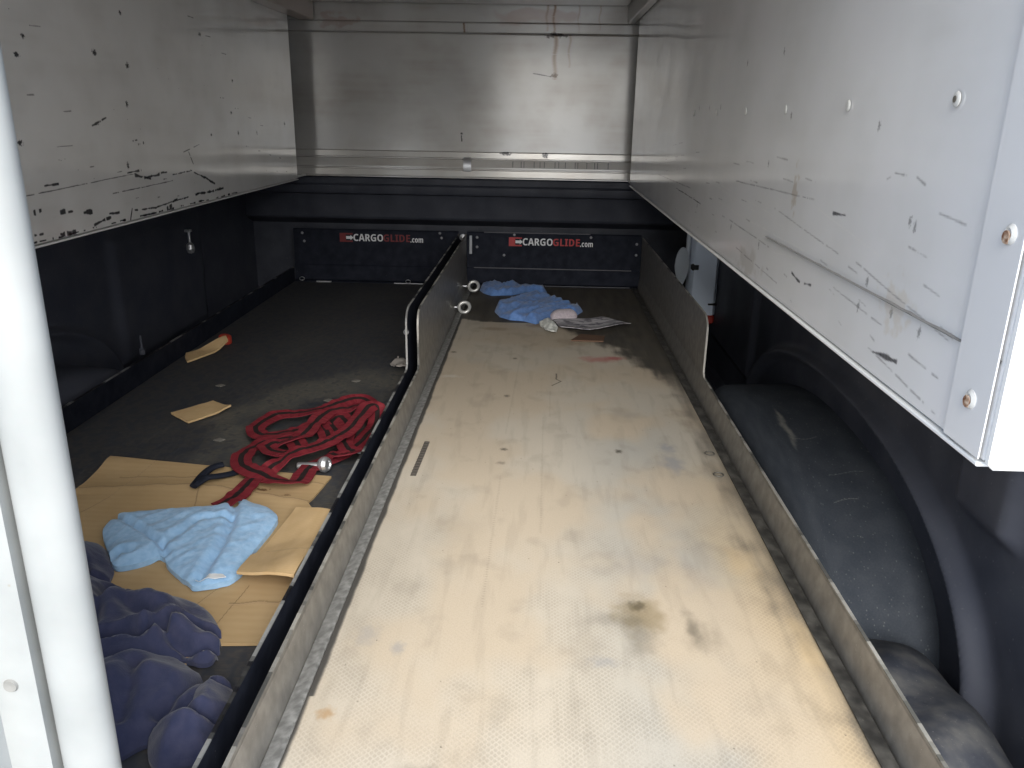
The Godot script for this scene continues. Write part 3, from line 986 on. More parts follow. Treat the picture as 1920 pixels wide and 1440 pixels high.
func tan_board() -> StandardMaterial3D:
	var w := 640
	var h := 2048
	var a := nz(w, h, 0.006, 61, 4, 2, 2)       # broad blotches
	var b := nz(w, h, 0.02, 62, 4, 2, 2)        # mid
	var c := nz(w, h, 0.5, 63, 2)               # grain
	var d := nz(w, h, 0.03, 64, 4, 1, 6)        # streaks along the board
	var bound := [V(-0.245, -2.45), V(-0.14, -2.41), V(-0.075, -2.46), V(0.072, -2.37), V(0.150, -2.24), V(0.215, -2.13), V(0.265, -1.99), V(0.318, -1.90), V(0.336, -1.75), V(0.328, -1.50), V(0.322, -1.34), V(0.327, -1.08), V(0.338, -0.83), V(0.347, -0.60), V(0.349, -0.4)]
	var im := Image.create(w, h, false, Image.FORMAT_RGB8)
	var hm := Image.create(w, h, false, Image.FORMAT_L8)
	var base := lin(0.455, 0.385, 0.295)
	var pale := lin(0.465, 0.415, 0.34)
	var cool := lin(0.33, 0.335, 0.32)
	var ochre := lin(0.52, 0.385, 0.22)
	var dirt := lin(0.060, 0.052, 0.040)
	var edge_c := lin(0.045, 0.043, 0.040)
	# per row: x of the dark boundary
	for y in h:
		var wz := -0.50 - y / 2048.0 * 2.49
		var bx := 10.0
		for i in bound.size() - 1:
			if wz >= bound[i].y and wz <= bound[i + 1].y:
				bx = minf(bx, lerpf(bound[i].x, bound[i + 1].x, inverse_lerp(bound[i].y, bound[i + 1].y, wz)))
		if wz < -2.45:
			bx = -0.4
		for x in w:
			var i := y * w + x
			var wx := -0.240 + x / 640.0 * 0.592
			var A := a[i] / 255.0
			var B := b[i] / 255.0
			var C := c[i] / 255.0
			var D := d[i] / 255.0
			var col := base.lerp(pale, smoothstep(0.3, 0.7, A))
			# cool rubbed area on the right, warm edge beside the rail
			col = col.lerp(cool, 0.55 * smoothstep(0.0, 0.2, wx) * smoothstep(0.36, 0.2, wx) * smoothstep(0.2, 0.65, A) * smoothstep(-1.9, -1.4, wz))
			col = col.lerp(ochre, 0.5 * smoothstep(0.20, 0.33, wx + (A - 0.5) * 0.10) * smoothstep(-1.5, -1.0, wz))
			col = col.lerp(dirt, 0.06 * smoothstep(0.55, 0.85, D) + 0.09 * smoothstep(0.6, 0.9, B))
			# raised weave of the mat: little bars turned crosswise in neighbouring cells
			var cx := x / 4
			var cy := y / 3
			var fx := x % 4
			var fy := y % 3
			var bar := 0.0
			if (cx + cy) % 2 == 0:
				bar = 1.0 if absf(fx - fy * 1.5) < 1.1 else 0.0
			else:
				bar = 1.0 if absf(fx - (3 - fy * 1.5)) < 1.1 else 0.0
			var worn := smoothstep(0.25, 0.6, B) * smoothstep(-1.6, -0.8, wz)
			col = col.lerp(dirt, (1.0 - bar) * (0.012 + 0.11 * worn * smoothstep(0.3, 0.7, A + 0.3 * smoothstep(0.0, 0.3, wx))))
			col = col.lightened((C - 0.5) * 0.10) if C > 0.5 else col.darkened((0.5 - C) * 0.14)
			# dark worn-off front and right margin
			var past := wx - bx + (B - 0.5) * 0.03 * (1.0 + 1.5 * smoothstep(-1.8, -2.2, wz)) + (D - 0.5) * 0.03 + (C - 0.5) * 0.03
			var dk := smoothstep(-0.03, 0.035, past)
			col = col.lerp(dirt.lerp(edge_c, B), dk * (0.80 + 0.18 * D) * (0.55 + 0.45 * smoothstep(-1.75, -1.95, wz)))
			# black line along the left edge
			var le := wx + 0.2375 - 0.004 * (B - 0.5) - (0.004 if wz < -0.72 else 0.0)
			col = col.lerp(edge_c, smoothstep(0.006, 0.001, le) * 0.9)
			im.set_pixel(x, y, col)
			hm.set_pixel(x, y, Color.from_hsv(0, 0, clampf(0.35 + (0.05 + 0.12 * worn) * bar * (1.0 - 0.7 * dk) + 0.2 * (C - 0.5) + 0.1 * B, 0, 1)))
	var soot := lin(0.05, 0.045, 0.035)
	var blue := lin(0.22, 0.23, 0.25)
	var spots := [[V(0.140, -0.912), 16, 12, soot, 0.85], [V(0.140, -0.89), 46, 44, lin(0.16, 0.12, 0.06), 0.6], [V(0.134, -0.845), 26, 44, soot, 0.30], [V(0.203, -0.872), 11, 34, soot, 0.42], [V(0.213, -0.85), 26, 30, soot, 0.2], [V(0.10, -0.88), 50, 14, soot, 0.16],
		[V(0.257, -1.445), 22, 26, blue, 0.65], [V(0.256, -1.375), 30, 44, blue, 0.7], [V(0.240, -1.02), 60, 70, blue, 0.2], [V(0.148, -1.013), 45, 36, blue, 0.2], [V(-0.062, -1.728), 9, 9, soot, 0.7], [V(-0.055, -1.419), 9, 7, soot, 0.75], [V(-0.057, -1.355), 12, 7, soot, 0.4], [V(0.162, -1.425), 9, 9, soot, 0.9],
		[V(-0.211, -0.694), 13, 10, lin(0.30, 0.16, 0.06), 0.6], [V(-0.154, -0.808), 12, 12, blue, 0.5], [V(0.088, -0.797), 22, 12, blue, 0.45], [V(-0.194, -0.832), 20, 22, blue, 0.35], [V(-0.218, -2.070), 10, 8, soot, 0.8], [V(-0.053, -2.025), 8, 8, soot, 0.7], [V(0.165, -2.035), 60, 28, lin(0.40, 0.12, 0.11), 0.65], [V(0.205, -2.05), 40, 18, lin(0.36, 0.05, 0.06), 0.6],
		[V(0.335, -0.841), 18, 60, ochre, 0.6], [V(0.30, -1.03), 30, 46, ochre, 0.45], [V(-0.205, -1.86), 34, 12, lin(0.6, 0.6, 0.56), 0.5], [V(0.0, -2.38), 46, 24, lin(0.12, 0.06, 0.03), 0.45], [V(-0.12, -2.33), 60, 20, lin(0.14, 0.10, 0.06), 0.35], [V(0.10, -2.2), 60, 40, lin(0.16, 0.11, 0.07), 0.3], [V(-0.15, -2.0), 30, 40, blue, 0.14], [V(-0.1, -0.62), 30, 10, soot, 0.18], [V(0.05, -0.60), 18, 8, soot, 0.3], [V(0.19, -1.62), 40, 50, soot, 0.08], [V(-0.12, -1.1), 60, 50, soot, 0.06]]
	var k := 700
	for s in spots:
		blot(im, deck_px(s[0]), s[1] * 1.15, s[2] * 1.15, s[3], s[4] * 0.85, k, 0.22)
		k += 1
	for q in [[V(0.053, -1.905), V(0.052, -1.86)], [V(0.052, -1.86), V(0.063, -1.845)], [V(0.063, -1.845), V(0.040, -1.81)], [V(0.036, -1.77), V(0.034, -1.60)], [V(-0.04, -2.0), V(-0.055, -1.5)], [V(-0.055, -1.3), V(-0.06, -0.9)], [V(0.02, -1.6), V(0.015, -1.1)]]:
		var A: Vector2 = deck_px(q[0])
		var B: Vector2 = deck_px(q[1])
		var n := int(A.distance_to(B))
		var strong: bool = q[0].y < -1.80 and q[0].x > 0
		for i in n:
			var p := A.lerp(B, float(i) / n)
			if not strong and (i * 7919 + int(p.x) * 31) % 5 > 1:
				continue
			for dx in range(-3, 4):
				put(im, int(p.x) + dx, int(p.y), soot, (0.8 if strong else 0.16) * exp(-dx * dx / 3.0))
	var rng := RandomNumberGenerator.new()
	rng.seed = 77
	for i in 160:
		var x := rng.randi_range(4, w - 5)
		var y := rng.randi_range(4, h - 5)
		var a1 := rng.randf_range(0.2, 0.8)
		put(im, x, y, soot, a1)
		put(im, x + 1, y, soot, a1 * 0.6)
		put(im, x, y + 1, soot, a1 * 0.5)
	var m := std(Color.WHITE, 0.62, 0.0, 0.4)
	m.albedo_texture = tex(im)
	return relief(m, tex(hm), 0.035)

func dark_board() -> StandardMaterial3D:
	var w := 640
	var h := 2048
	var a := nz(w, h, 0.006, 81, 4, 2, 2)
	var b := nz(w, h, 0.03, 82, 4, 1, 1)
	var c := nz(w, h, 0.3, 83, 2, 6, 1)
	var im := Image.create(w, h, false, Image.FORMAT_RGB8)
	var dark := lin(0.036, 0.040, 0.049)
	var dust := lin(0.16, 0.145, 0.11)
	var wood := lin(0.10, 0.08, 0.06)
	for y in h:
		var wz := -0.50 - y / 2048.0 * 2.49
		for x in w:
			var i := y * w + x
			var wx := x / 640.0
			var A := a[i] / 255.0
			var B := b[i] / 255.0
			var C := c[i] / 255.0
			var t := smoothstep(0.3, 0.75, A) * smoothstep(0.15, 0.5, wx) * (0.35 + 0.65 * C) * (0.25 + 0.75 * smoothstep(-2.3, -1.8, wz))
			var col := dark.lerp(wood, 0.7 * C * smoothstep(0.3, 0.6, B))
			col = col.lerp(dust, t * 0.8)
			col = col.lerp(dark, 0.6 * smoothstep(0.62, 0.8, B))
			im.set_pixel(x, y, col)
	var rng := RandomNumberGenerator.new()
	rng.seed = 78
	var chaff := lin(0.30, 0.28, 0.24)
	for i in 520:
		var x := rng.randi_range(6, w - 12)
		var y := rng.randi_range(6, h - 7)
		var a1 := rng.randf_range(0.1, 0.6) * (1.0 if i % 9 else 1.6)
		for j in rng.randi_range(1, 5):
			put(im, x + j, y + (j / 3), chaff, a1)
	var m := std(Color.WHITE, 0.6, 0.0, 0.45)
	m.albedo_texture = tex(im)
	return relief(m, bump_noise(84, 0.08, 512, 4), 0.06)

func board_mesh(x0: float, x1: float, z0: float, z1: float, y0: float, y1: float) -> ArrayMesh:
	var st := stool()
	var n := 48
	# top with uv, laid in strips so its slight sag shows
	var rows := []
	var uvs := []
	for j in n + 1:
		var row := []
		var ur := []
		for i in 9:
			var u := i / 8.0
			var v := float(j) / n
			row.append(Vector3(lerpf(x0, x1, u), y1 - 0.0012 * sin(PI * u) * (0.6 + 0.4 * sin(v * 17.0)), lerpf(z0, z1, v)))
			ur.append(Vector2(u, v))
		rows.append(row)
		uvs.append(ur)
	add_grid(st, rows, Vector3.UP, uvs)
	face(st, [Vector3(x0, y0, z0), Vector3(x1, y0, z0), Vector3(x1, y0, z1), Vector3(x0, y0, z1)], Vector3.DOWN, [V(0, 0), V(1, 0), V(1, 1), V(0, 1)])
	face(st, [Vector3(x0, y0, z0), Vector3(x1, y0, z0), Vector3(x1, y1, z0), Vector3(x0, y1, z0)], Vector3(0, 0, 1), [V(0, 0), V(1, 0), V(1, 0.01), V(0, 0.01)])
	for x in [x0, x1]:
		var u := 0.0 if x == x0 else 1.0
		face(st, [Vector3(x, y0, z0), Vector3(x, y0, z1), Vector3(x, y1, z1), Vector3(x, y1, z0)], Vector3(-1 if x == x0 else 1, 0, 0), [V(u, 0), V(u, 1), V(u, 1), V(u, 0)])
	return st.commit()

func logo(parent: Node, x0: float, x1: float, y: float, zf: float, red: Color) -> void:
	# printed maker's sticker: red block with an arrow, white and red lettering
	var white := std(lin(0.72, 0.73, 0.75), 0.5)
	var rm := std(red, 0.5)
	var w := x1 - x0
	var hgt := 0.026
	var st := stool()
	add_box(st, Vector3(x0, y - hgt * 0.62, zf), Vector3(x0 + w * 0.155, y - hgt * 0.42, zf + 0.0008))
	add_box(st, Vector3(x0, y + hgt * 0.42, zf), Vector3(x0 + w * 0.155, y + hgt * 0.62, zf + 0.0008))
	add_box(st, Vector3(x0, y - hgt * 0.42, zf), Vector3(x0 + w * 0.075, y + hgt * 0.42, zf + 0.0008))
	part("sticker_emblem", st.commit(), rm, parent)
	var ar := stool()
	add_prism(ar, PackedVector2Array([V(x0 + w * 0.078, y - 0.005), V(x0 + w * 0.078, y + 0.005), V(x0 + w * 0.13, y + 0.005), V(x0 + w * 0.13, y + 0.009), V(x0 + w * 0.165, y), V(x0 + w * 0.13, y - 0.009), V(x0 + w * 0.13, y - 0.005)]), zf + 0.0002, zf + 0.0010, "z")
	part("sticker_arrow", ar.commit(), white, parent)
	var f := SystemFont.new()
	f.font_names = PackedStringArray(["Droid Sans"])
	f.font_weight = 700
	for q in [["CARGO", 0.165, 0.52, white, hgt, 0.0], ["GLIDE", 0.525, 0.845, rm, hgt, 0.0], [".com", 0.85, 1.0, white, hgt * 0.62, -0.004]]:
		var t := TextMesh.new()
		t.text = q[0]
		t.font = f
		t.font_size = 48
		t.pixel_size = 0.001
		t.depth = 0.0008
		t.horizontal_alignment = HORIZONTAL_ALIGNMENT_CENTER
		t.vertical_alignment = VERTICAL_ALIGNMENT_CENTER
		var box := t.get_aabb()
		var want: float = (q[2] - q[1]) * w
		var o := part("sticker_lettering", t, q[3], parent, Vector3(x0 + w * (q[1] + q[2]) * 0.5, y + q[5], zf + 0.0006))
		o.scale = Vector3(want / maxf(box.size.x, 1e-4), q[4] * 1.0 / maxf(0.001, box.size.y), 1.0)

func headboard(parent: Node, x0: float, x1: float) -> MeshInstance3D:
	var p := PackedVector2Array([V(-3.005, 0.872), V(-2.965, 0.872), V(-2.965, 0.902), V(-2.985, 0.906), V(-2.985, 0.958), V(-2.990, 0.963), V(-2.992, 1.088), V(-2.996, 1.092), V(-3.005, 1.092)])
	return part("headboard", prism(p, x0, x1, "x"), M.black, parent)

func build_slides() -> void:
	# left tray
	var L := thing("cargo_slide", "black sliding cargo tray on the left, strewn with cardboard and rags", "cargo slide", Vector3.ZERO, "sliding trays side by side in the bed")
	part("deck_board", board_mesh(-0.903, -0.2925, -0.50, -2.985, 0.875, DECK), dark_board(), L)
	part("side_rail", rail_mesh(-0.9105, -0.9065, -0.50, true), M.black, L)
	part("side_rail", rail_mesh(-0.2915, -0.2885, -0.50), M.black, L)
	part("worn_edge", worn_edge(-0.2915, -0.2885, -0.50, 91, lin(0.015, 0.015, 0.017).srgb_to_linear(), Color(0.34, 0.34, 0.33), 0.12), M.worn, L)
	part("worn_edge", worn_edge(-0.9105, -0.9065, -0.50, 92, Color(0.015, 0.015, 0.017), Color(0.26, 0.26, 0.27), -0.08, true), M.worn, L)
	var hb := headboard(L, -0.905, -0.2932)
	logo(hb, -0.733, -0.424, 1.0625, -2.9918, lin(0.16, 0.012, 0.014))
	hardware(hb, -0.60, 0.0, [V(-0.356, 1.068), V(-0.362, 1.085), V(-0.872, 1.076), V(-0.866, 1.046)])
	# right tray
	var R := thing("cargo_slide", "tan floored sliding cargo tray on the right with grey metal side rails", "cargo slide", Vector3.ZERO, "sliding trays side by side in the bed")
	part("deck_board", board_mesh(-0.240, 0.352, -0.50, -2.99, 0.872, DECK), tan_board(), R)
	part("side_rail", rail_mesh(-0.2655, -0.2625, -0.50), M.alu, R)
	# sloped foot of the rail, then the flat strip against the board
	part("rail_foot", prism(PackedVector2Array([V(-0.2622, 0.873), V(-0.2622, 0.944), V(-0.2565, 0.906), V(-0.2555, 0.902), V(-0.2555, 0.873)]), -2.97, -0.50, "z"), M.alu, R)
	part("edge_strip", prism(PackedVector2Array([V(-0.2548, 0.873), V(-0.2548, 0.899), V(-0.2400, 0.9042), V(-0.2365, 0.9036), V(-0.2365, 0.9012), V(-0.2402, 0.8990), V(-0.2402, 0.873)]), -2.97, -0.50, "z"), M.strip, R)
	part("worn_edge", worn_edge(-0.2655, -0.2625, -0.50, 93, Color(0.09, 0.09, 0.085), Color(0.40, 0.385, 0.35), 0.15), M.worn, R)
	part("side_rail", rail_mesh(0.3770, 0.3800, -0.50), M.alu, R)
	part("rail_foot", prism(PackedVector2Array([V(0.3767, 0.873), V(0.3767, 0.946), V(0.3705, 0.906), V(0.3695, 0.898), V(0.3695, 0.873)]), -2.97, -0.50, "z"), M.alu, R)
	part("edge_strip", prism(PackedVector2Array([V(0.3660, 0.873), V(0.3660, 0.9020), V(0.3520, 0.9036), V(0.3485, 0.9032), V(0.3485, 0.9012), V(0.3522, 0.8990), V(0.3522, 0.873)]), -2.97, -0.50, "z"), dark_strip(), R)
	part("worn_edge", worn_edge(0.3770, 0.3800, -0.50, 94, Color(0.12, 0.12, 0.11), Color(0.42, 0.41, 0.38), 0.18), M.worn, R)
	hb = headboard(R, -0.262, 0.3765)
	logo(hb, -0.108, 0.200, 1.0600, -2.9918, lin(0.40, 0.018, 0.022))
	hardware(hb, 0.05, 0.0, [V(0.192, 1.081), V(-0.088, 1.085), V(-0.125, 1.01), V(0.36, 1.06), V(0.36, 1.02), V(-0.225, 1.073), V(-0.225, 1.038)])
	part("latch_plate", box_mesh(Vector3(-0.2535, 1.012, -2.9925), Vector3(-0.2435, 1.080, -2.9885), 0.001), std(lin(0.30, 0.31, 0.33), 0.4, 0.5), hb)
	part("latch_bolt", lathe([V(0.013, 0.0), V(0.012, 0.003), V(0.006, 0.005), V(0.006, 0.012), V(0.0, 0.014)], Vector3(-0.277, 1.072, -2.9895), Vector3(0, 0, 1), 14), M.zinc, hb)
	part("trim_line", box_mesh(Vector3(-0.236, 0.9612, -2.986), Vector3(0.345, 0.9640, -2.9845)), std(lin(0.09, 0.09, 0.10), 0.4, 0.4), hb)
	part("trim_line", box_mesh(Vector3(-0.20, 1.0905, -2.9958), Vector3(0.19, 1.0930, -2.9945)), std(lin(0.07, 0.07, 0.08), 0.4, 0.4), hb)
	part("trim_line", box_mesh(Vector3(-0.10, 0.9025, -2.967), Vector3(0.34, 0.9045, -2.9635)), std(lin(0.10, 0.10, 0.11), 0.5, 0.3), hb)
	# eye rings standing off the left gusset
	var tor := TorusMesh.new()
	tor.inner_radius = 0.0115
	tor.outer_radius = 0.0225
	tor.rings = 28
	tor.ring_segments = 12
	for q in [[-2.505, 0.922, -0.228], [-2.80, 0.930, -0.222]]:
		part("eye_ring", tor, std(lin(0.62, 0.62, 0.60), 0.4, 0.6), R, Vector3(q[2], q[1], q[0]), Vector3(PI * 0.5 + 0.15, 0.25, 0))
		part("eye_shank", lathe([V(0.0, -0.002), V(0.004, -0.002), V(0.004, 0.020), V(0.0, 0.020)], Vector3(-0.263, q[1], q[0]), Vector3(1, 0, 0), 12), M.zinc, R)
	# flush pull rings and slotted strap plate let into the board
	var small := TorusMesh.new()
	small.inner_radius = 0.0075
	small.outer_radius = 0.0098
	small.rings = 20
	small.ring_segments = 8
	for q in [V(0.333, -1.423), V(0.330, -1.327)]:
		part("recessed_ring", small, std(lin(0.12, 0.115, 0.10), 0.6, 0.4), R, Vector3(q.x, 0.9022, q.y))
	var sl := stool()
	for i in 26:
		var t := i / 26.0
		var cx := lerpf(-0.2075, -0.2035, t)
		var cz := lerpf(-1.288, -1.444, t)
		add_box(sl, Vector3(cx - 0.0050, 0.8990, cz - 0.0042), Vector3(cx + 0.0050, 0.9012 + 0.0008 * (i % 2), cz), 0.0004)
	part("ribbed_strip", sl.commit(), std(lin(0.075, 0.065, 0.055), 0.6, 0.2), R)
	# bare bits of the left deck's front: snap rings and chips
	for q in [[-0.872, 0.913, -2.952], [-0.475, 0.913, -2.94]]:
		part("snap_ring", small, M.zinc, L, Vector3(q[0], q[1], q[2]), Vector3(0.6, 0.3, 0))
	part("shim", box_mesh(Vector3(-0.53, 0.9005, -2.962), Vector3(-0.335, 0.9035, -2.957)), M.zinc, L)
	part("shim", box_mesh(Vector3(-0.82, 0.9005, -2.965), Vector3(-0.765, 0.9045, -2.956)), M.zinc, L)
	part("rail_bolt", lathe([V(0.007, 0.0), V(0.006, 0.003), V(0.0, 0.004)], Vector3(-0.2918, 1.033, -1.762), Vector3(-0.4, 0.3, 1), 12), M.chrome, L)

func dark_strip() -> StandardMaterial3D:
	var m := world_tri(std(Color.WHITE, 0.5, 0.35), 4.0)
	m.albedo_texture = mottle(lin(0.035, 0.034, 0.032), lin(0.12, 0.115, 0.105), 19, 0.03, 256, 0.5, lin(0.4, 0.38, 0.33))
	return m

func hardware(parent: Node, _x: float, _y: float, at: Array) -> void:
	var b := lathe([V(0.0050, 0.0), V(0.0046, 0.0016), V(0.0025, 0.0028), V(0.0, 0.003)], Vector3.ZERO, Vector3(0, 0, 1), 14)
	for p in at:
		part("bolt_head", b, M.dull, parent, Vector3(p.x, p.y, -2.9915))

# ---------------------------------------------------------------- loose things
func cardboard_mat(sd: int, crease: Array, lo: Vector2, hi: Vector2, stain: Array = []) -> StandardMaterial3D:
	var w := 512
	var h := 512
	var a := nz(w, h, 0.01, sd, 4)
	var c := nz(w, h, 0.2, sd + 1, 3, 6, 1)
	var im := Image.create(w, h, false, Image.FORMAT_RGB8)
	var hm := Image.create(w, h, false, Image.FORMAT_L8)
	var k0 := lin(0.54, 0.37, 0.185)
	var k1 := lin(0.63, 0.45, 0.25)
	for y in h:
		for x in w:
			var i := y * w + x
			var flute := 0.5 + 0.5 * sin(y * 0.62 + (a[i] / 255.0) * 1.2)
			var t := a[i] / 255.0 * 0.55 + 0.25 * (c[i] / 255.0) + 0.22 * flute
			im.set_pixel(x, y, k0.lerp(k1, t))
			hm.set_pixel(x, y, Color.from_hsv(0, 0, 0.4 + 0.12 * flute + 0.1 * (c[i] / 255.0)))
	for L in crease:
		for i in L.size() - 1:
			var A: Vector2 = (L[i] - lo) / (hi - lo) * Vector2(w, h)
			var B: Vector2 = (L[i + 1] - lo) / (hi - lo) * Vector2(w, h)
			var n := int(A.distance_to(B))
			for j in n:
				var p := A.lerp(B, float(j) / n) + Vector2(0, 1.2 * sin(j * 0.13))
				for d in range(-3, 4):
					put(im, int(p.x), int(p.y) + d, k0.darkened(0.35) if d < 0 else lin(0.60, 0.42, 0.24), 0.55 * exp(-d * d / 4.0) * 1.4)
					var g := 0.2 if absi(d) < 2 else 0.75
					put(hm, int(p.x), int(p.y) + d, Color(g, g, g), 0.7)
	for s in stain:
		blot(im, (s[0] - lo) / (hi - lo) * Vector2(w, h), s[1], s[2], lin(0.10, 0.05, 0.02), s[3], sd + 9)
	var m := std(Color.WHITE, 0.8, 0.0, 0.3)
	m.albedo_texture = tex(im)
	m.uv1_scale = Vector3(1.0 / (hi.x - lo.x), 1.0 / (hi.y - lo.y), 1)
	m.uv1_offset = Vector3(-lo.x / (hi.x - lo.x), -lo.y / (hi.y - lo.y), 0)
	return relief(m, tex(hm), 0.05)

func cloth_mat(c0: Color, c1: Color, sd: int, k := 9.0, fuzz := 0.4) -> StandardMaterial3D:
	var m := std(Color.WHITE, 0.9, 0.0, 0.25)
	m.albedo_texture = mottle(c0, c1, sd, 0.02, 512, 0.25, c1.lightened(0.25))
	m.rim_enabled = true
	m.rim = fuzz
	m.rim_tint = 0.6
	world_tri(m, k)
	return relief(m, bump_noise(sd + 3, 0.22, 256, 3), 0.05)

func fold(p: Vector2, L: Array, depth: float, width: float) -> float:
	var d := dist_line(p, L)
	return -depth * exp(-pow(d / width, 2.0)) + depth * 0.28 * exp(-pow((d - width * 1.9) / (width * 1.1), 2.0))

func noise(sd: int, f: float, ridged := false) -> FastNoiseLite:
	var n := FastNoiseLite.new()
	n.seed = sd
	n.frequency = f
	n.fractal_octaves = 3
	if ridged:
		n.fractal_type = FastNoiseLite.FRACTAL_RIDGED
	return n

func build_litter() -> void:
	var y0 := DECK + 0.0005
	# ---- large flattened cardboard
	var board := [V(-0.749, -1.187), V(-0.753, -1.310), V(-0.561, -1.293), V(-0.346, -1.268), V(-0.358, -1.165), V(-0.335, -1.13), V(-0.294, -1.10), V(-0.294, -0.803), V(-0.369, -0.798), V(-0.386, -0.786), V(-0.383, -0.774), V(-0.397, -0.659), V(-0.398, -0.633), V(-0.424, -0.60), V(-0.62, -0.70)]
	var creases := [[V(-0.752, -1.191), V(-0.553, -1.214), V(-0.358, -1.169)], [V(-0.698, -1.108), V(-0.681, -1.155), V(-0.666, -1.30)], [V(-0.370, -0.921), V(-0.384, -0.80)], [V(-0.7, -1.235), V(-0.45, -1.25), V(-0.35, -1.235)], [V(-0.31, -0.889), V(-0.382, -0.880)], [V(-0.45, -0.80), V(-0.40, -0.93), V(-0.36, -1.02)], [V(-0.55, -1.20), V(-0.53, -1.13)]]
	var wn := noise(301, 4.0)
	var cm := cardboard_mat(311, creases, V(-0.78, -1.33), V(-0.28, -0.58), [[V(-0.445, -1.205), 14, 5, 0.7], [V(-0.40, -1.19), 8, 4, 0.4]])
	var hf := func(p: Vector2, _d: float) -> float:
		return y0 + 0.0045 + 0.0025 * wn.get_noise_2dv(p) + 0.006 * exp(-pow((p.y + 1.30) / 0.03, 2.0)) * smoothstep(-0.55, -0.75, p.x) + 0.002 * exp(-pow(dist_line(p, creases[0]) / 0.012, 2.0))
	tag(part("cardboard_sheet", sheet(board, 0.011, hf, 0.0038, false), cm, self), "large flattened brown cardboard sheet under the blue and navy rags", "cardboard")
	cm.albedo_color = Color(0.90, 0.90, 0.90)
	# ---- loose flap propped against the rail
	var flap := [V(-0.366, -1.128), V(-0.297, -1.092), V(-0.2965, -0.885), V(-0.383, -0.918), V(-0.386, -0.978), V(-0.378, -0.992)]
	var fh := func(p: Vector2, _d: float) -> float:
		return y0 + 0.012 + 0.018 * smoothstep(-0.39, -0.296, p.x) + 0.016 * smoothstep(-1.02, -0.90, p.y) + 0.0015 * wn.get_noise_2dv(p * 3.0)
	tag(part("cardboard_flap", sheet(flap, 0.010, fh, 0.0042, false), cardboard_mat(321, [[V(-0.366, -0.985), V(-0.2965, -0.965)]], V(-0.40, -1.14), V(-0.28, -0.87)), self), "lighter torn cardboard flap propped against the rail beside the light blue towel", "cardboard")
	# ---- two scraps
	var s1 := [V(-0.748, -1.546), V(-0.691, -1.626), V(-0.637, -1.587), V(-0.692, -1.498)]
	var sh := func(p: Vector2, _d: float) -> float: return y0 + 0.006 + 0.006 * smoothstep(-0.66, -0.635, p.x) + 0.001 * wn.get_noise_2dv(p * 5.0)
	tag(part("cardboard_scrap", sheet(s1, 0.010, sh, 0.004, false), cardboard_mat(331, [], V(-0.76, -1.64), V(-0.63, -1.49)), self), "small four sided cardboard scrap lying flat on the bare black tray", "cardboard scrap")
	var s2 := [V(-0.895, -1.970), V(-0.864, -2.019), V(-0.827, -2.069), V(-0.812, -2.045), V(-0.840, -1.960), V(-0.862, -1.900), V(-0.880, -1.930)]
	var sh2 := func(p: Vector2, _d: float) -> float: return y0 + 0.008 + 0.022 * smoothstep(-1.99, -2.07, p.y) + 0.012 * absf(p.x + 0.855)
	tag(part("cardboard_scrap", sheet(s2, 0.010, sh2, 0.005, false), cardboard_mat(341, [[V(-0.895, -1.96), V(-0.83, -2.0)]], V(-0.90, -2.08), V(-0.80, -1.88)), self), "bent cardboard scrap beside the left rail, touching a small red cap", "cardboard scrap")
	var cap := lathe([V(0.0, 0.0), V(0.017, 0.0), V(0.018, 0.004), V(0.0165, 0.020), V(0.013, 0.023), V(0.0, 0.0235)], Vector3(-0.842, y0, -2.098), Vector3(0.1, 1, 0.05), 22)
	tag(part("bottle_cap", cap, std(lin(0.42, 0.045, 0.025), 0.45), self), "small red plastic cap beside the bent cardboard scrap", "cap")

	# ---- light blue towel
	var towel := [V(-0.626, -1.079), V(-0.618, -1.096), V(-0.54, -1.118), V(-0.468, -1.138), V(-0.462, -1.150), V(-0.416, -1.130), V(-0.387, -1.100), V(-0.383, -1.067), V(-0.388, -0.995), V(-0.387, -0.937), V(-0.402, -0.914), V(-0.432, -0.901), V(-0.447, -0.911), V(-0.488, -0.948), V(-0.509, -0.974), V(-0.530, -0.956), V(-0.546, -0.946), V(-0.562, -0.945), V(-0.584, -0.976), V(-0.620, -1.028), V(-0.630, -1.058)]
	var t1 := [V(-0.626, -1.079), V(-0.574, -1.041), V(-0.522, -0.999), V(-0.503, -0.976)]
	var t2 := [V(-0.466, -1.142), V(-0.444, -1.063), V(-0.434, -0.992), V(-0.432, -0.917)]
	var t3 := [V(-0.516, -0.999), V(-0.495, -1.073), V(-0.452, -1.083)]
	var t4 := [V(-0.572, -0.959), V(-0.567, -0.977), V(-0.552, -0.975)]
	var tn := noise(401, 14.0, true)
	var tn2 := noise(402, 30.0)
	var tf := func(p: Vector2, d: float) -> float:
		return y0 + 0.013 + 0.008 * (1.0 - exp(-d / 0.012)) + fold(p, t1, 0.007, 0.005) + fold(p, t2, 0.009, 0.007) + fold(p, t3, 0.006, 0.007) + fold(p, t4, 0.010, 0.006) + 0.0022 * tn.get_noise_2d(p.x * 1.6 + p.y, p.y * 0.6) * smoothstep(0.0, 0.02, d) + 0.0015 * tn2.get_noise_2dv(p)
	tag(part("blue_towel", sheet(towel, 0.0045, tf, 0.008), cloth_mat(lin(0.24, 0.42, 0.64), lin(0.36, 0.55, 0.77), 411, 8.0), self), "light blue shop towel spread over the large cardboard sheet", "towel")
	var wp := [V(-0.436, -0.912), V(-0.424, -0.925), V(-0.405, -0.926), V(-0.398, -0.919), V(-0.410, -0.912)]
	part("white_patch", sheet(wp, 0.004, func(p: Vector2, d: float) -> float: return tf.call(p, 0.01) + 0.0012, 0.001, false), std(lin(0.75, 0.77, 0.78), 0.8), get_node("blue_towel"))

	# ---- navy garment in three folds
	var nav := thing("navy_garment", "crumpled dark navy cloth garment beside the shut rear door", "garment")
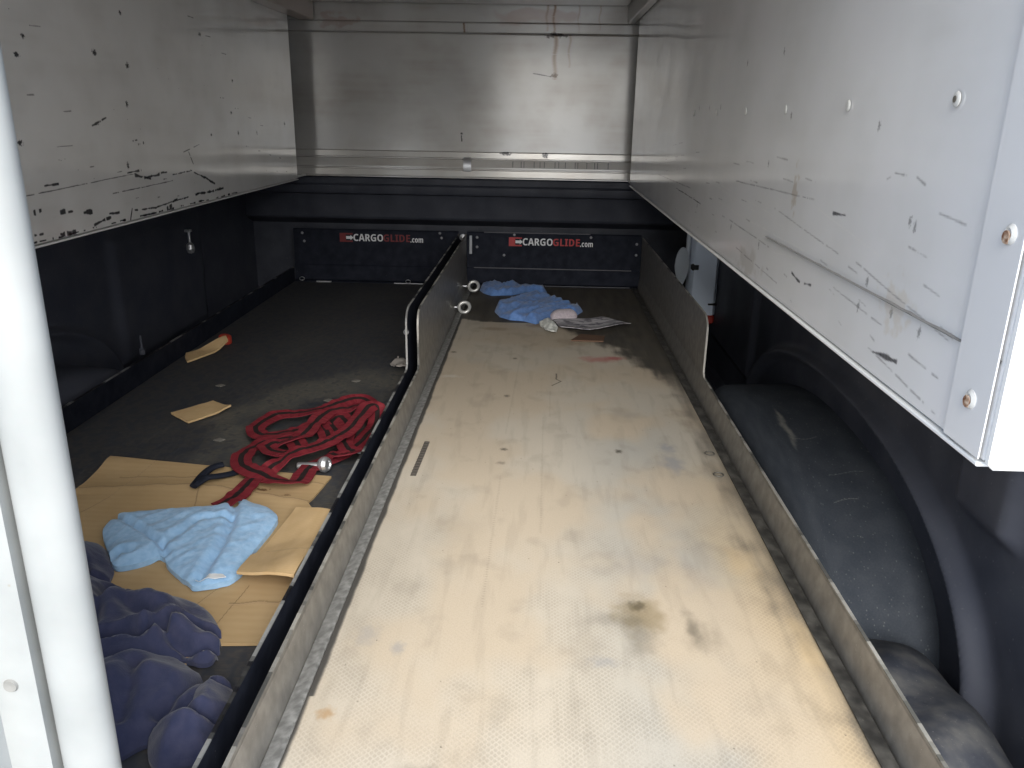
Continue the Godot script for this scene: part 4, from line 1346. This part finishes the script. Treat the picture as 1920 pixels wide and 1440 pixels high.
	var nm := cloth_mat(lin(0.030, 0.037, 0.080), lin(0.056, 0.058, 0.104), 421, 6.0, 0.5)
	var nr := noise(431, 9.0)
	nr.fractal_octaves = 1
	var nr3 := noise(433, 34.0)
	var A := [V(-0.662, -0.965), V(-0.630, -0.995), V(-0.612, -1.004), V(-0.592, -0.988), V(-0.562, -0.945), V(-0.547, -0.906), V(-0.514, -0.888), V(-0.487, -0.884), V(-0.436, -0.878), V(-0.402, -0.861), V(-0.373, -0.826), V(-0.361, -0.801), V(-0.355, -0.766), V(-0.368, -0.756), V(-0.393, -0.758), V(-0.42, -0.735), V(-0.45, -0.72), V(-0.55, -0.71), V(-0.62, -0.76)]
	var a1 := [V(-0.483, -0.765), V(-0.458, -0.775), V(-0.441, -0.772), V(-0.421, -0.789), V(-0.407, -0.812), V(-0.364, -0.801)]
	var a3 := [V(-0.430, -0.790), V(-0.405, -0.775), V(-0.381, -0.769), V(-0.357, -0.780)]
	var a4 := [V(-0.500, -0.866), V(-0.485, -0.852), V(-0.470, -0.846)]
	var a5 := [V(-0.505, -0.79), V(-0.515, -0.824), V(-0.526, -0.872)]
	var a6 := [V(-0.49, -0.83), V(-0.455, -0.815), V(-0.43, -0.80)]
	var a8 := [V(-0.56, -0.80), V(-0.50, -0.835), V(-0.44, -0.84)]
	var a9 := [V(-0.49, -0.745), V(-0.45, -0.752), V(-0.405, -0.742)]
	var a7 := [V(-0.60, -0.93), V(-0.575, -0.90), V(-0.53, -0.905)]
	var fa := func(p: Vector2, d: float) -> float:
		return y0 + 0.006 + 0.012 * (1.0 - exp(-d / 0.005)) + 0.024 * smoothstep(0.0, 0.055, d) + fold(p, a1, 0.020, 0.0055) + fold(p, a3, 0.016, 0.006) + fold(p, a4, 0.014, 0.005) + fold(p, a5, 0.014, 0.009) + fold(p, a6, 0.010, 0.010) + fold(p, a7, 0.016, 0.007) - fold(p, a8, 0.008, 0.012) - fold(p, a9, 0.006, 0.010) + 0.014 * nr.get_noise_2dv(p) * smoothstep(0.0, 0.03, d) + 0.0030 * nr3.get_noise_2d(p.x * 0.5 + p.y, p.y * 0.6) * smoothstep(0.0, 0.02, d)
	part("cloth_fold", sheet(A, 0.0048, fa, 0.006), nm, nav)
	var B := [V(-0.56, -0.745), V(-0.476, -0.75), V(-0.444, -0.768), V(-0.412, -0.772), V(-0.367, -0.744), V(-0.343, -0.720), V(-0.320, -0.691), V(-0.312, -0.661), V(-0.340, -0.648), V(-0.374, -0.634), V(-0.392, -0.616), V(-0.425, -0.605), V(-0.50, -0.62)]
	var b1 := [V(-0.405, -0.650), V(-0.410, -0.68), V(-0.418, -0.710)]
	var b2 := [V(-0.37, -0.66), V(-0.36, -0.70), V(-0.352, -0.735)]
	var fb := func(p: Vector2, d: float) -> float:
		return y0 + 0.005 + 0.011 * (1.0 - exp(-d / 0.005)) + 0.022 * smoothstep(0.0, 0.055, d) + fold(p, b1, 0.010, 0.009) + fold(p, b2, 0.010, 0.006) - fold(p, [V(-0.47, -0.70), V(-0.43, -0.69), V(-0.38, -0.71)], 0.006, 0.012) + 0.012 * nr.get_noise_2dv(p + V(3, 3)) * smoothstep(0.0, 0.03, d) + 0.003 * nr3.get_noise_2d(p.x + p.y * 0.6 + 7.0, p.y * 0.5) * smoothstep(0.0, 0.02, d)
	part("cloth_fold", sheet(B, 0.0045, fb, 0.005), nm, nav)
	var Cc := [V(-0.355, -0.700), V(-0.346, -0.728), V(-0.326, -0.729), V(-0.310, -0.704), V(-0.3000, -0.682), V(-0.3020, -0.655), V(-0.2985, -0.628), V(-0.303, -0.614), V(-0.336, -0.606), V(-0.346, -0.602), V(-0.363, -0.618), V(-0.371, -0.640), V(-0.362, -0.652), V(-0.350, -0.665)]
	var c1 := [V(-0.374, -0.648), V(-0.346, -0.652), V(-0.325, -0.650), V(-0.309, -0.656), V(-0.300, -0.668)]
	var c2 := [V(-0.356, -0.700), V(-0.342, -0.714), V(-0.325, -0.716)]
	var fc := func(p: Vector2, d: float) -> float:
		return y0 + 0.006 + 0.013 * (1.0 - exp(-d / 0.005)) + 0.018 * smoothstep(0.0, 0.03, d) + fold(p, c1, 0.020, 0.0050) + fold(p, c2, 0.010, 0.006) + 0.010 * nr.get_noise_2dv(p + V(9, 1)) * smoothstep(0.0, 0.02, d) + 0.003 * nr3.get_noise_2d(p.x * 0.5 + 17.0, p.y) * smoothstep(0.0, 0.02, d)
	part("cloth_fold", sheet(Cc, 0.0040, fc, 0.006), nm, nav)

	# ---- blue rags by the right headboard
	var bm := cloth_mat(lin(0.085, 0.175, 0.40), lin(0.16, 0.28, 0.56), 441, 6.0)
	var r1 := [V(-0.205, -2.93), V(-0.181, -2.955), V(-0.124, -2.953), V(-0.094, -2.957), V(-0.033, -2.921), V(0.025, -2.920), V(0.035, -2.857), V(0.025, -2.835), V(-0.03, -2.850), V(-0.085, -2.800), V(-0.160, -2.785), V(-0.188, -2.82), V(-0.205, -2.865)]
	var rr := noise(451, 10.0, true)
	var g1 := func(p: Vector2, d: float) -> float:
		return y0 + 0.004 + 0.014 * (1.0 - exp(-d / 0.008)) + 0.013 * rr.get_noise_2d(p.x * 1.0, p.y * 0.5 + p.x * 0.5) * smoothstep(0.0, 0.012, d)
	tag(part("blue_rag", sheet(r1, 0.0055, g1, 0.004, false), bm, self), "crumpled blue rag against the right headboard, behind the other rag", "rag", "blue rags at the front of the right tray")
	var r2 := [V(-0.131, -2.610), V(-0.108, -2.640), V(-0.085, -2.726), V(-0.031, -2.781), V(0.025, -2.771), V(0.091, -2.660), V(0.120, -2.610), V(0.134, -2.660), V(0.149, -2.569), V(0.129, -2.520), V(0.062, -2.500), V(0.040, -2.448), V(-0.001, -2.392), V(-0.038, -2.426), V(-0.081, -2.435), V(-0.114, -2.472), V(-0.134, -2.539)]
	var g2 := func(p: Vector2, d: float) -> float:
		return y0 + 0.004 + 0.016 * (1.0 - exp(-d / 0.008)) + 0.015 * rr.get_noise_2d(p.x * 0.9 + p.y * 0.5 + 5.0, p.y * 0.5) * smoothstep(0.0, 0.012, d)
	tag(part("blue_rag", sheet(r2, 0.0055, g2, 0.004, false), bm, self), "larger crumpled blue rag lying next to the printed paper sheet", "rag", "blue rags at the front of the right tray")
	# ---- pale rolled paper, printed sheet, crumpled tissue
	var pale := cloth_mat(lin(0.42, 0.36, 0.40), lin(0.60, 0.54, 0.56), 461, 12.0, 0.1)
	var pr := [V(0.050, -2.500), V(0.113, -2.520), V(0.124, -2.480), V(0.051, -2.446)]
	tag(part("rolled_paper", sheet(pr, 0.006, func(_p: Vector2, d: float) -> float: return y0 + 0.010 + 0.020 * (1.0 - exp(-d / 0.012)), 0.009), pale, self), "short pale pinkish paper roll between the blue rag and printed sheet", "paper")
	var pp := [V(0.052, -2.430), V(0.130, -2.478), V(0.208, -2.500), V(0.285, -2.387), V(0.225, -2.335), V(0.151, -2.296), V(0.074, -2.320)]
	var pi := Image.create(256, 256, false, Image.FORMAT_RGB8)
	var ink := nz(256, 256, 0.05, 471, 3, 5, 1)
	var ink2 := nz(256, 256, 0.02, 472, 3)
	for y in 256:
		for x in 256:
			var t := smoothstep(0.5, 0.6, ink[y * 256 + x] / 255.0) * (1.0 if y % 7 < 4 else 0.2) + 0.8 * smoothstep(0.6, 0.75, ink2[y * 256 + x] / 255.0)
			pi.set_pixel(x, y, lin(0.62, 0.60, 0.62).lerp(lin(0.10, 0.095, 0.12), clampf(t * 0.75, 0, 1)))
	var pm := std(Color.WHITE, 0.6)
	pm.albedo_texture = tex(pi)
	pm.uv1_scale = Vector3(4.0, 4.2, 1)
	pm.uv1_offset = Vector3(-0.2, 10.6, 0)
	tag(part("printed_paper", sheet(pp, 0.010, func(p: Vector2, _d: float) -> float: return y0 + 0.004 + 0.012 * exp(-pow((p.y + 2.30 + (p.x - 0.15) * 0.3) / 0.05, 2.0)) + 0.004 * sin(p.x * 30.0), 0.0012, false), pm, self), "curled grey printed paper sheet lying flat in front of the rags", "paper")
	var ts := [V(0.010, -2.385), V(0.034, -2.405), V(0.052, -2.392), V(0.064, -2.335), V(0.058, -2.293), V(0.046, -2.282), V(0.030, -2.305), V(0.020, -2.345)]
	tag(part("crumpled_tissue", sheet(ts, 0.005, func(p: Vector2, d: float) -> float: return y0 + 0.004 + 0.018 * (1.0 - exp(-d / 0.014)) + 0.010 * rr.get_noise_2d(p.x * 3.0, p.y * 2.0), 0.004), cloth_mat(lin(0.48, 0.49, 0.46), lin(0.66, 0.67, 0.63), 481, 12.0, 0.1), self), "crumpled white tissue at the left end of the printed sheet", "tissue")
	# ---- brown strip, leaf-like scrap
	tag(part("brown_strip", sheet([V(0.099, -2.208), V(0.130, -2.277), V(0.198, -2.261), V(0.190, -2.205)], 0.01, func(_p: Vector2, _d: float) -> float: return y0 + 0.004, 0.004, false), std(lin(0.11, 0.060, 0.035), 0.8), self), "thin brown strip lying between the printed sheet and the tan floor", "scrap")
	var leaf := [V(-0.362, -1.930), V(-0.350, -1.978), V(-0.335, -1.955), V(-0.312, -1.950), V(-0.318, -1.905), V(-0.340, -1.895), V(-0.352, -1.915)]
	tag(part("paper_scrap", sheet(leaf, 0.007, func(p: Vector2, d: float) -> float: return y0 + 0.006 + 0.010 * rr.get_noise_2d(p.x * 2.0, p.y * 2.0) + 0.006 * (1.0 - exp(-d / 0.02)), 0.003, false), std(lin(0.38, 0.35, 0.32), 0.8), self), "torn pale paper scrap beside the foot of the dark gusset plate", "scrap")
	var bits := [[V(-0.42, -1.80), "tiny pale paper chip on the left tray, nearest the torn pale scrap"], [V(-0.60, -1.42), "tiny pale paper chip between the flat cardboard scrap and the red strap"], [V(-0.72, -1.74), "tiny pale paper chip on the black tray between the two cardboard scraps"], [V(-0.45, -1.66), "tiny pale paper chip lying just behind the far side of the red strap"]]
	for i in bits.size():
		var c: Vector2 = bits[i][0]
		var q := [c + V(-0.010, 0.002), c + V(-0.002, -0.010), c + V(0.011, -0.004), c + V(0.004, 0.008)]
		tag(part("paper_chip", sheet(q, 0.008, func(_p: Vector2, _d: float) -> float: return y0 + 0.002, 0.002, false), std(lin(0.17, 0.16, 0.14), 0.8), self), bits[i][1], "scrap", "paper chips scattered over the left tray")

	strap(y0)
	# ---- chrome pin and clasp beside the strap
	var pin := thing("metal_pin", "shiny round headed metal pin lying beside the red strap", "pin")
	part("pin_head", lathe([V(0.0, 0.0), V(0.010, 0.001), V(0.0135, 0.006), V(0.014, 0.012), V(0.011, 0.0175), V(0.0075, 0.018), V(0.0065, 0.016), V(0.0, 0.016)], Vector3(-0.372, y0 + 0.0145, -1.292), Vector3(0.86, 0.12, 0.25), 22), M.chrome, pin)
	part("pin_shank", lathe([V(0.0, 0.0), V(0.0062, 0.0005), V(0.0062, 0.040), V(0.005, 0.042), V(0.0, 0.042)], Vector3(-0.370, y0 + 0.0125, -1.291), Vector3(-0.95, -0.05, -0.05), 16), M.chrome, pin)
	var cl := stool()
	var cp := []
	for i in 17:
		var t := TAU * i / 16.0
		cp.append(Vector3(-0.310 + 0.013 * cos(t), y0 + 0.012 + 0.004 * sin(t), -1.370 + 0.026 * sin(t)))
	tube(cl, cp, 0.0026, 0.0026, 8)
	tag(part("metal_clasp", cl.commit(), M.zinc, self), "dull wire clasp between the red strap and the rail", "clasp")
	# ---- black hook of the strap
	var hk := thing("black_hook", "curved black plastic hook lying on the cardboard at the strap's end", "hook")
	for q in [[V(-0.553, -1.190), V(-0.543, -1.218), V(-0.525, -1.236), V(-0.508, -1.262), V(-0.492, -1.290)], [V(-0.553, -1.192), V(-0.556, -1.235), V(-0.550, -1.262), V(-0.536, -1.275)]]:
		var v3 := []
		for p in q:
			v3.append(Vector3(p.x, y0 + 0.013 + 0.004 * sin(p.x * 90.0), p.y))
		var st := stool()
		tube(st, catmull(v3, 0.006), 0.0075, 0.0045, 10)
		part("hook_arm", st.commit(), M.black, hk)

func strap(y0: float) -> void:
	var o := thing("tow_strap", "tangled red webbing strap with a black centre stripe on the left tray", "strap")
	var P := [V(-0.487, -1.121), V(-0.475, -1.140), V(-0.468, -1.180), V(-0.463, -1.226), V(-0.451, -1.264), V(-0.417, -1.287), V(-0.389, -1.316), V(-0.363, -1.354), V(-0.343, -1.414), V(-0.338, -1.477), V(-0.331, -1.523), V(-0.318, -1.536), V(-0.312, -1.497), V(-0.316, -1.453),
		V(-0.324, -1.396), V(-0.338, -1.356), V(-0.363, -1.318), V(-0.387, -1.281), V(-0.389, -1.227), V(-0.404, -1.203), V(-0.429, -1.217), V(-0.456, -1.235), V(-0.484, -1.253), V(-0.505, -1.277), V(-0.516, -1.315), V(-0.506, -1.353), V(-0.483, -1.386), V(-0.452, -1.381),
		V(-0.423, -1.345), V(-0.421, -1.313), V(-0.452, -1.312), V(-0.478, -1.330), V(-0.472, -1.356), V(-0.446, -1.357), V(-0.430, -1.388), V(-0.424, -1.444), V(-0.418, -1.482), V(-0.412, -1.522), V(-0.387, -1.536), V(-0.354, -1.556), V(-0.343, -1.585), V(-0.370, -1.595), V(-0.404, -1.564), V(-0.434, -1.530),
		V(-0.475, -1.525), V(-0.512, -1.509), V(-0.533, -1.462), V(-0.530, -1.425), V(-0.507, -1.402), V(-0.473, -1.414), V(-0.443, -1.443), V(-0.419, -1.471), V(-0.396, -1.436), V(-0.373, -1.382), V(-0.359, -1.393), V(-0.382, -1.447), V(-0.399, -1.478), V(-0.390, -1.512), V(-0.361, -1.465), V(-0.349, -1.374), V(-0.320, -1.334), V(-0.335, -1.315), V(-0.361, -1.331)]
	var pts := []
	for i in P.size():
		var h := 0.012
		if i >= 5 and i <= 11:
			h = 0.036
		elif i >= 19 and i <= 26:
			h = 0.017
		elif i >= 27 and i <= 33:
			h = 0.024
		elif i >= 34 and i <= 43:
			h = 0.027
		elif i >= 44 and i <= 49:
			h = 0.020
		elif i >= 50:
			h = 0.018
		if i < 4:
			h = 0.015
		pts.append(Vector3(P[i].x, y0 + h, P[i].y))
	var C := catmull(pts, 0.005)
	# ease the heights so that the webbing bends softly
	for it in 6:
		var D := C.duplicate()
		for i in range(1, C.size() - 1):
			D[i] = (C[i - 1] + C[i] * 2.0 + C[i + 1]) / 4.0
		C = D
	var half := 0.0180
	var th := 0.0016
	var red := Color(0.145, 0.012, 0.020)
	var red2 := Color(0.20, 0.024, 0.032)
	var blk := Color(0.022, 0.012, 0.013)
	var nn := noise(501, 9.0)
	var cross := [-1.0, -0.93, -0.30, -0.26, 0.0, 0.26, 0.30, 0.93, 1.0]
	var rows := []
	var run := 0.0
	for i in C.size():
		var t: Vector3 = (C[mini(i + 2, C.size() - 1)] - C[maxi(i - 2, 0)]).normalized()
		if i > 0:
			run += C[i].distance_to(C[i - 1])
		var side := t.cross(Vector3.UP).normalized()
		var bend := 0.0
		if i > 4 and i < C.size() - 5:
			var t2: Vector3 = (C[i + 4] - C[i - 4]).normalized()
			var t0: Vector3 = (C[i] - C[i - 4]).normalized()
			bend = clampf(t0.cross(t2).y * 3.0, -1.0, 1.0)
		var roll := 0.35 * nn.get_noise_1d(run * 1.4) + 0.15 * bend
		var sd := side * cos(roll) + Vector3.UP * sin(roll)
		var up := sd.cross(t).normalized()
		if up.y < 0:
			up = -up
		var lift := absf(sin(roll)) * half
		var row := []
		for c in cross:
			row.append([C[i] + Vector3(0, lift, 0) + sd * c * half + up * (th * (1.0 - 0.9 * pow(absf(c), 8.0))), up, C[i] + Vector3(0, lift, 0) + sd * c * half - up * th])
		rows.append(row)
	var st := stool()
	var z := Vector2.ZERO
	var rng := RandomNumberGenerator.new()
	rng.seed = 9
	for i in C.size() - 1:
		var shade := rng.randf()
		for k in cross.size() - 1:
			var m: float = (cross[k] + cross[k + 1]) * 0.5
			st.set_color(blk if absf(m) < 0.28 else red.lerp(red2, shade))
			for s in [0, 2]:
				var a = rows[i][k]
				var b = rows[i][k + 1]
				var c = rows[i + 1][k + 1]
				var d = rows[i + 1][k]
				var f := 1.0 if s == 0 else -1.0
				tri(st, [a[s], b[s], c[s]], [a[1] * f, b[1] * f, c[1] * f], [z, z, z])
				tri(st, [a[s], c[s], d[s]], [a[1] * f, c[1] * f, d[1] * f], [z, z, z])
		st.set_color(red)
		for e in [0, cross.size() - 1]:
			var a = rows[i][e]
			var d = rows[i + 1][e]
			face(st, [a[0], d[0], d[2], a[2]], a[0] - rows[i][4][0])
	var wm := std(Color.WHITE, 0.75, 0.0, 0.35)
	wm.vertex_color_use_as_albedo = true
	world_tri(wm, 60.0)
	relief(wm, bump_noise(511, 0.08, 128, 2), 0.03)
	part("webbing", st.commit(), wm, o)
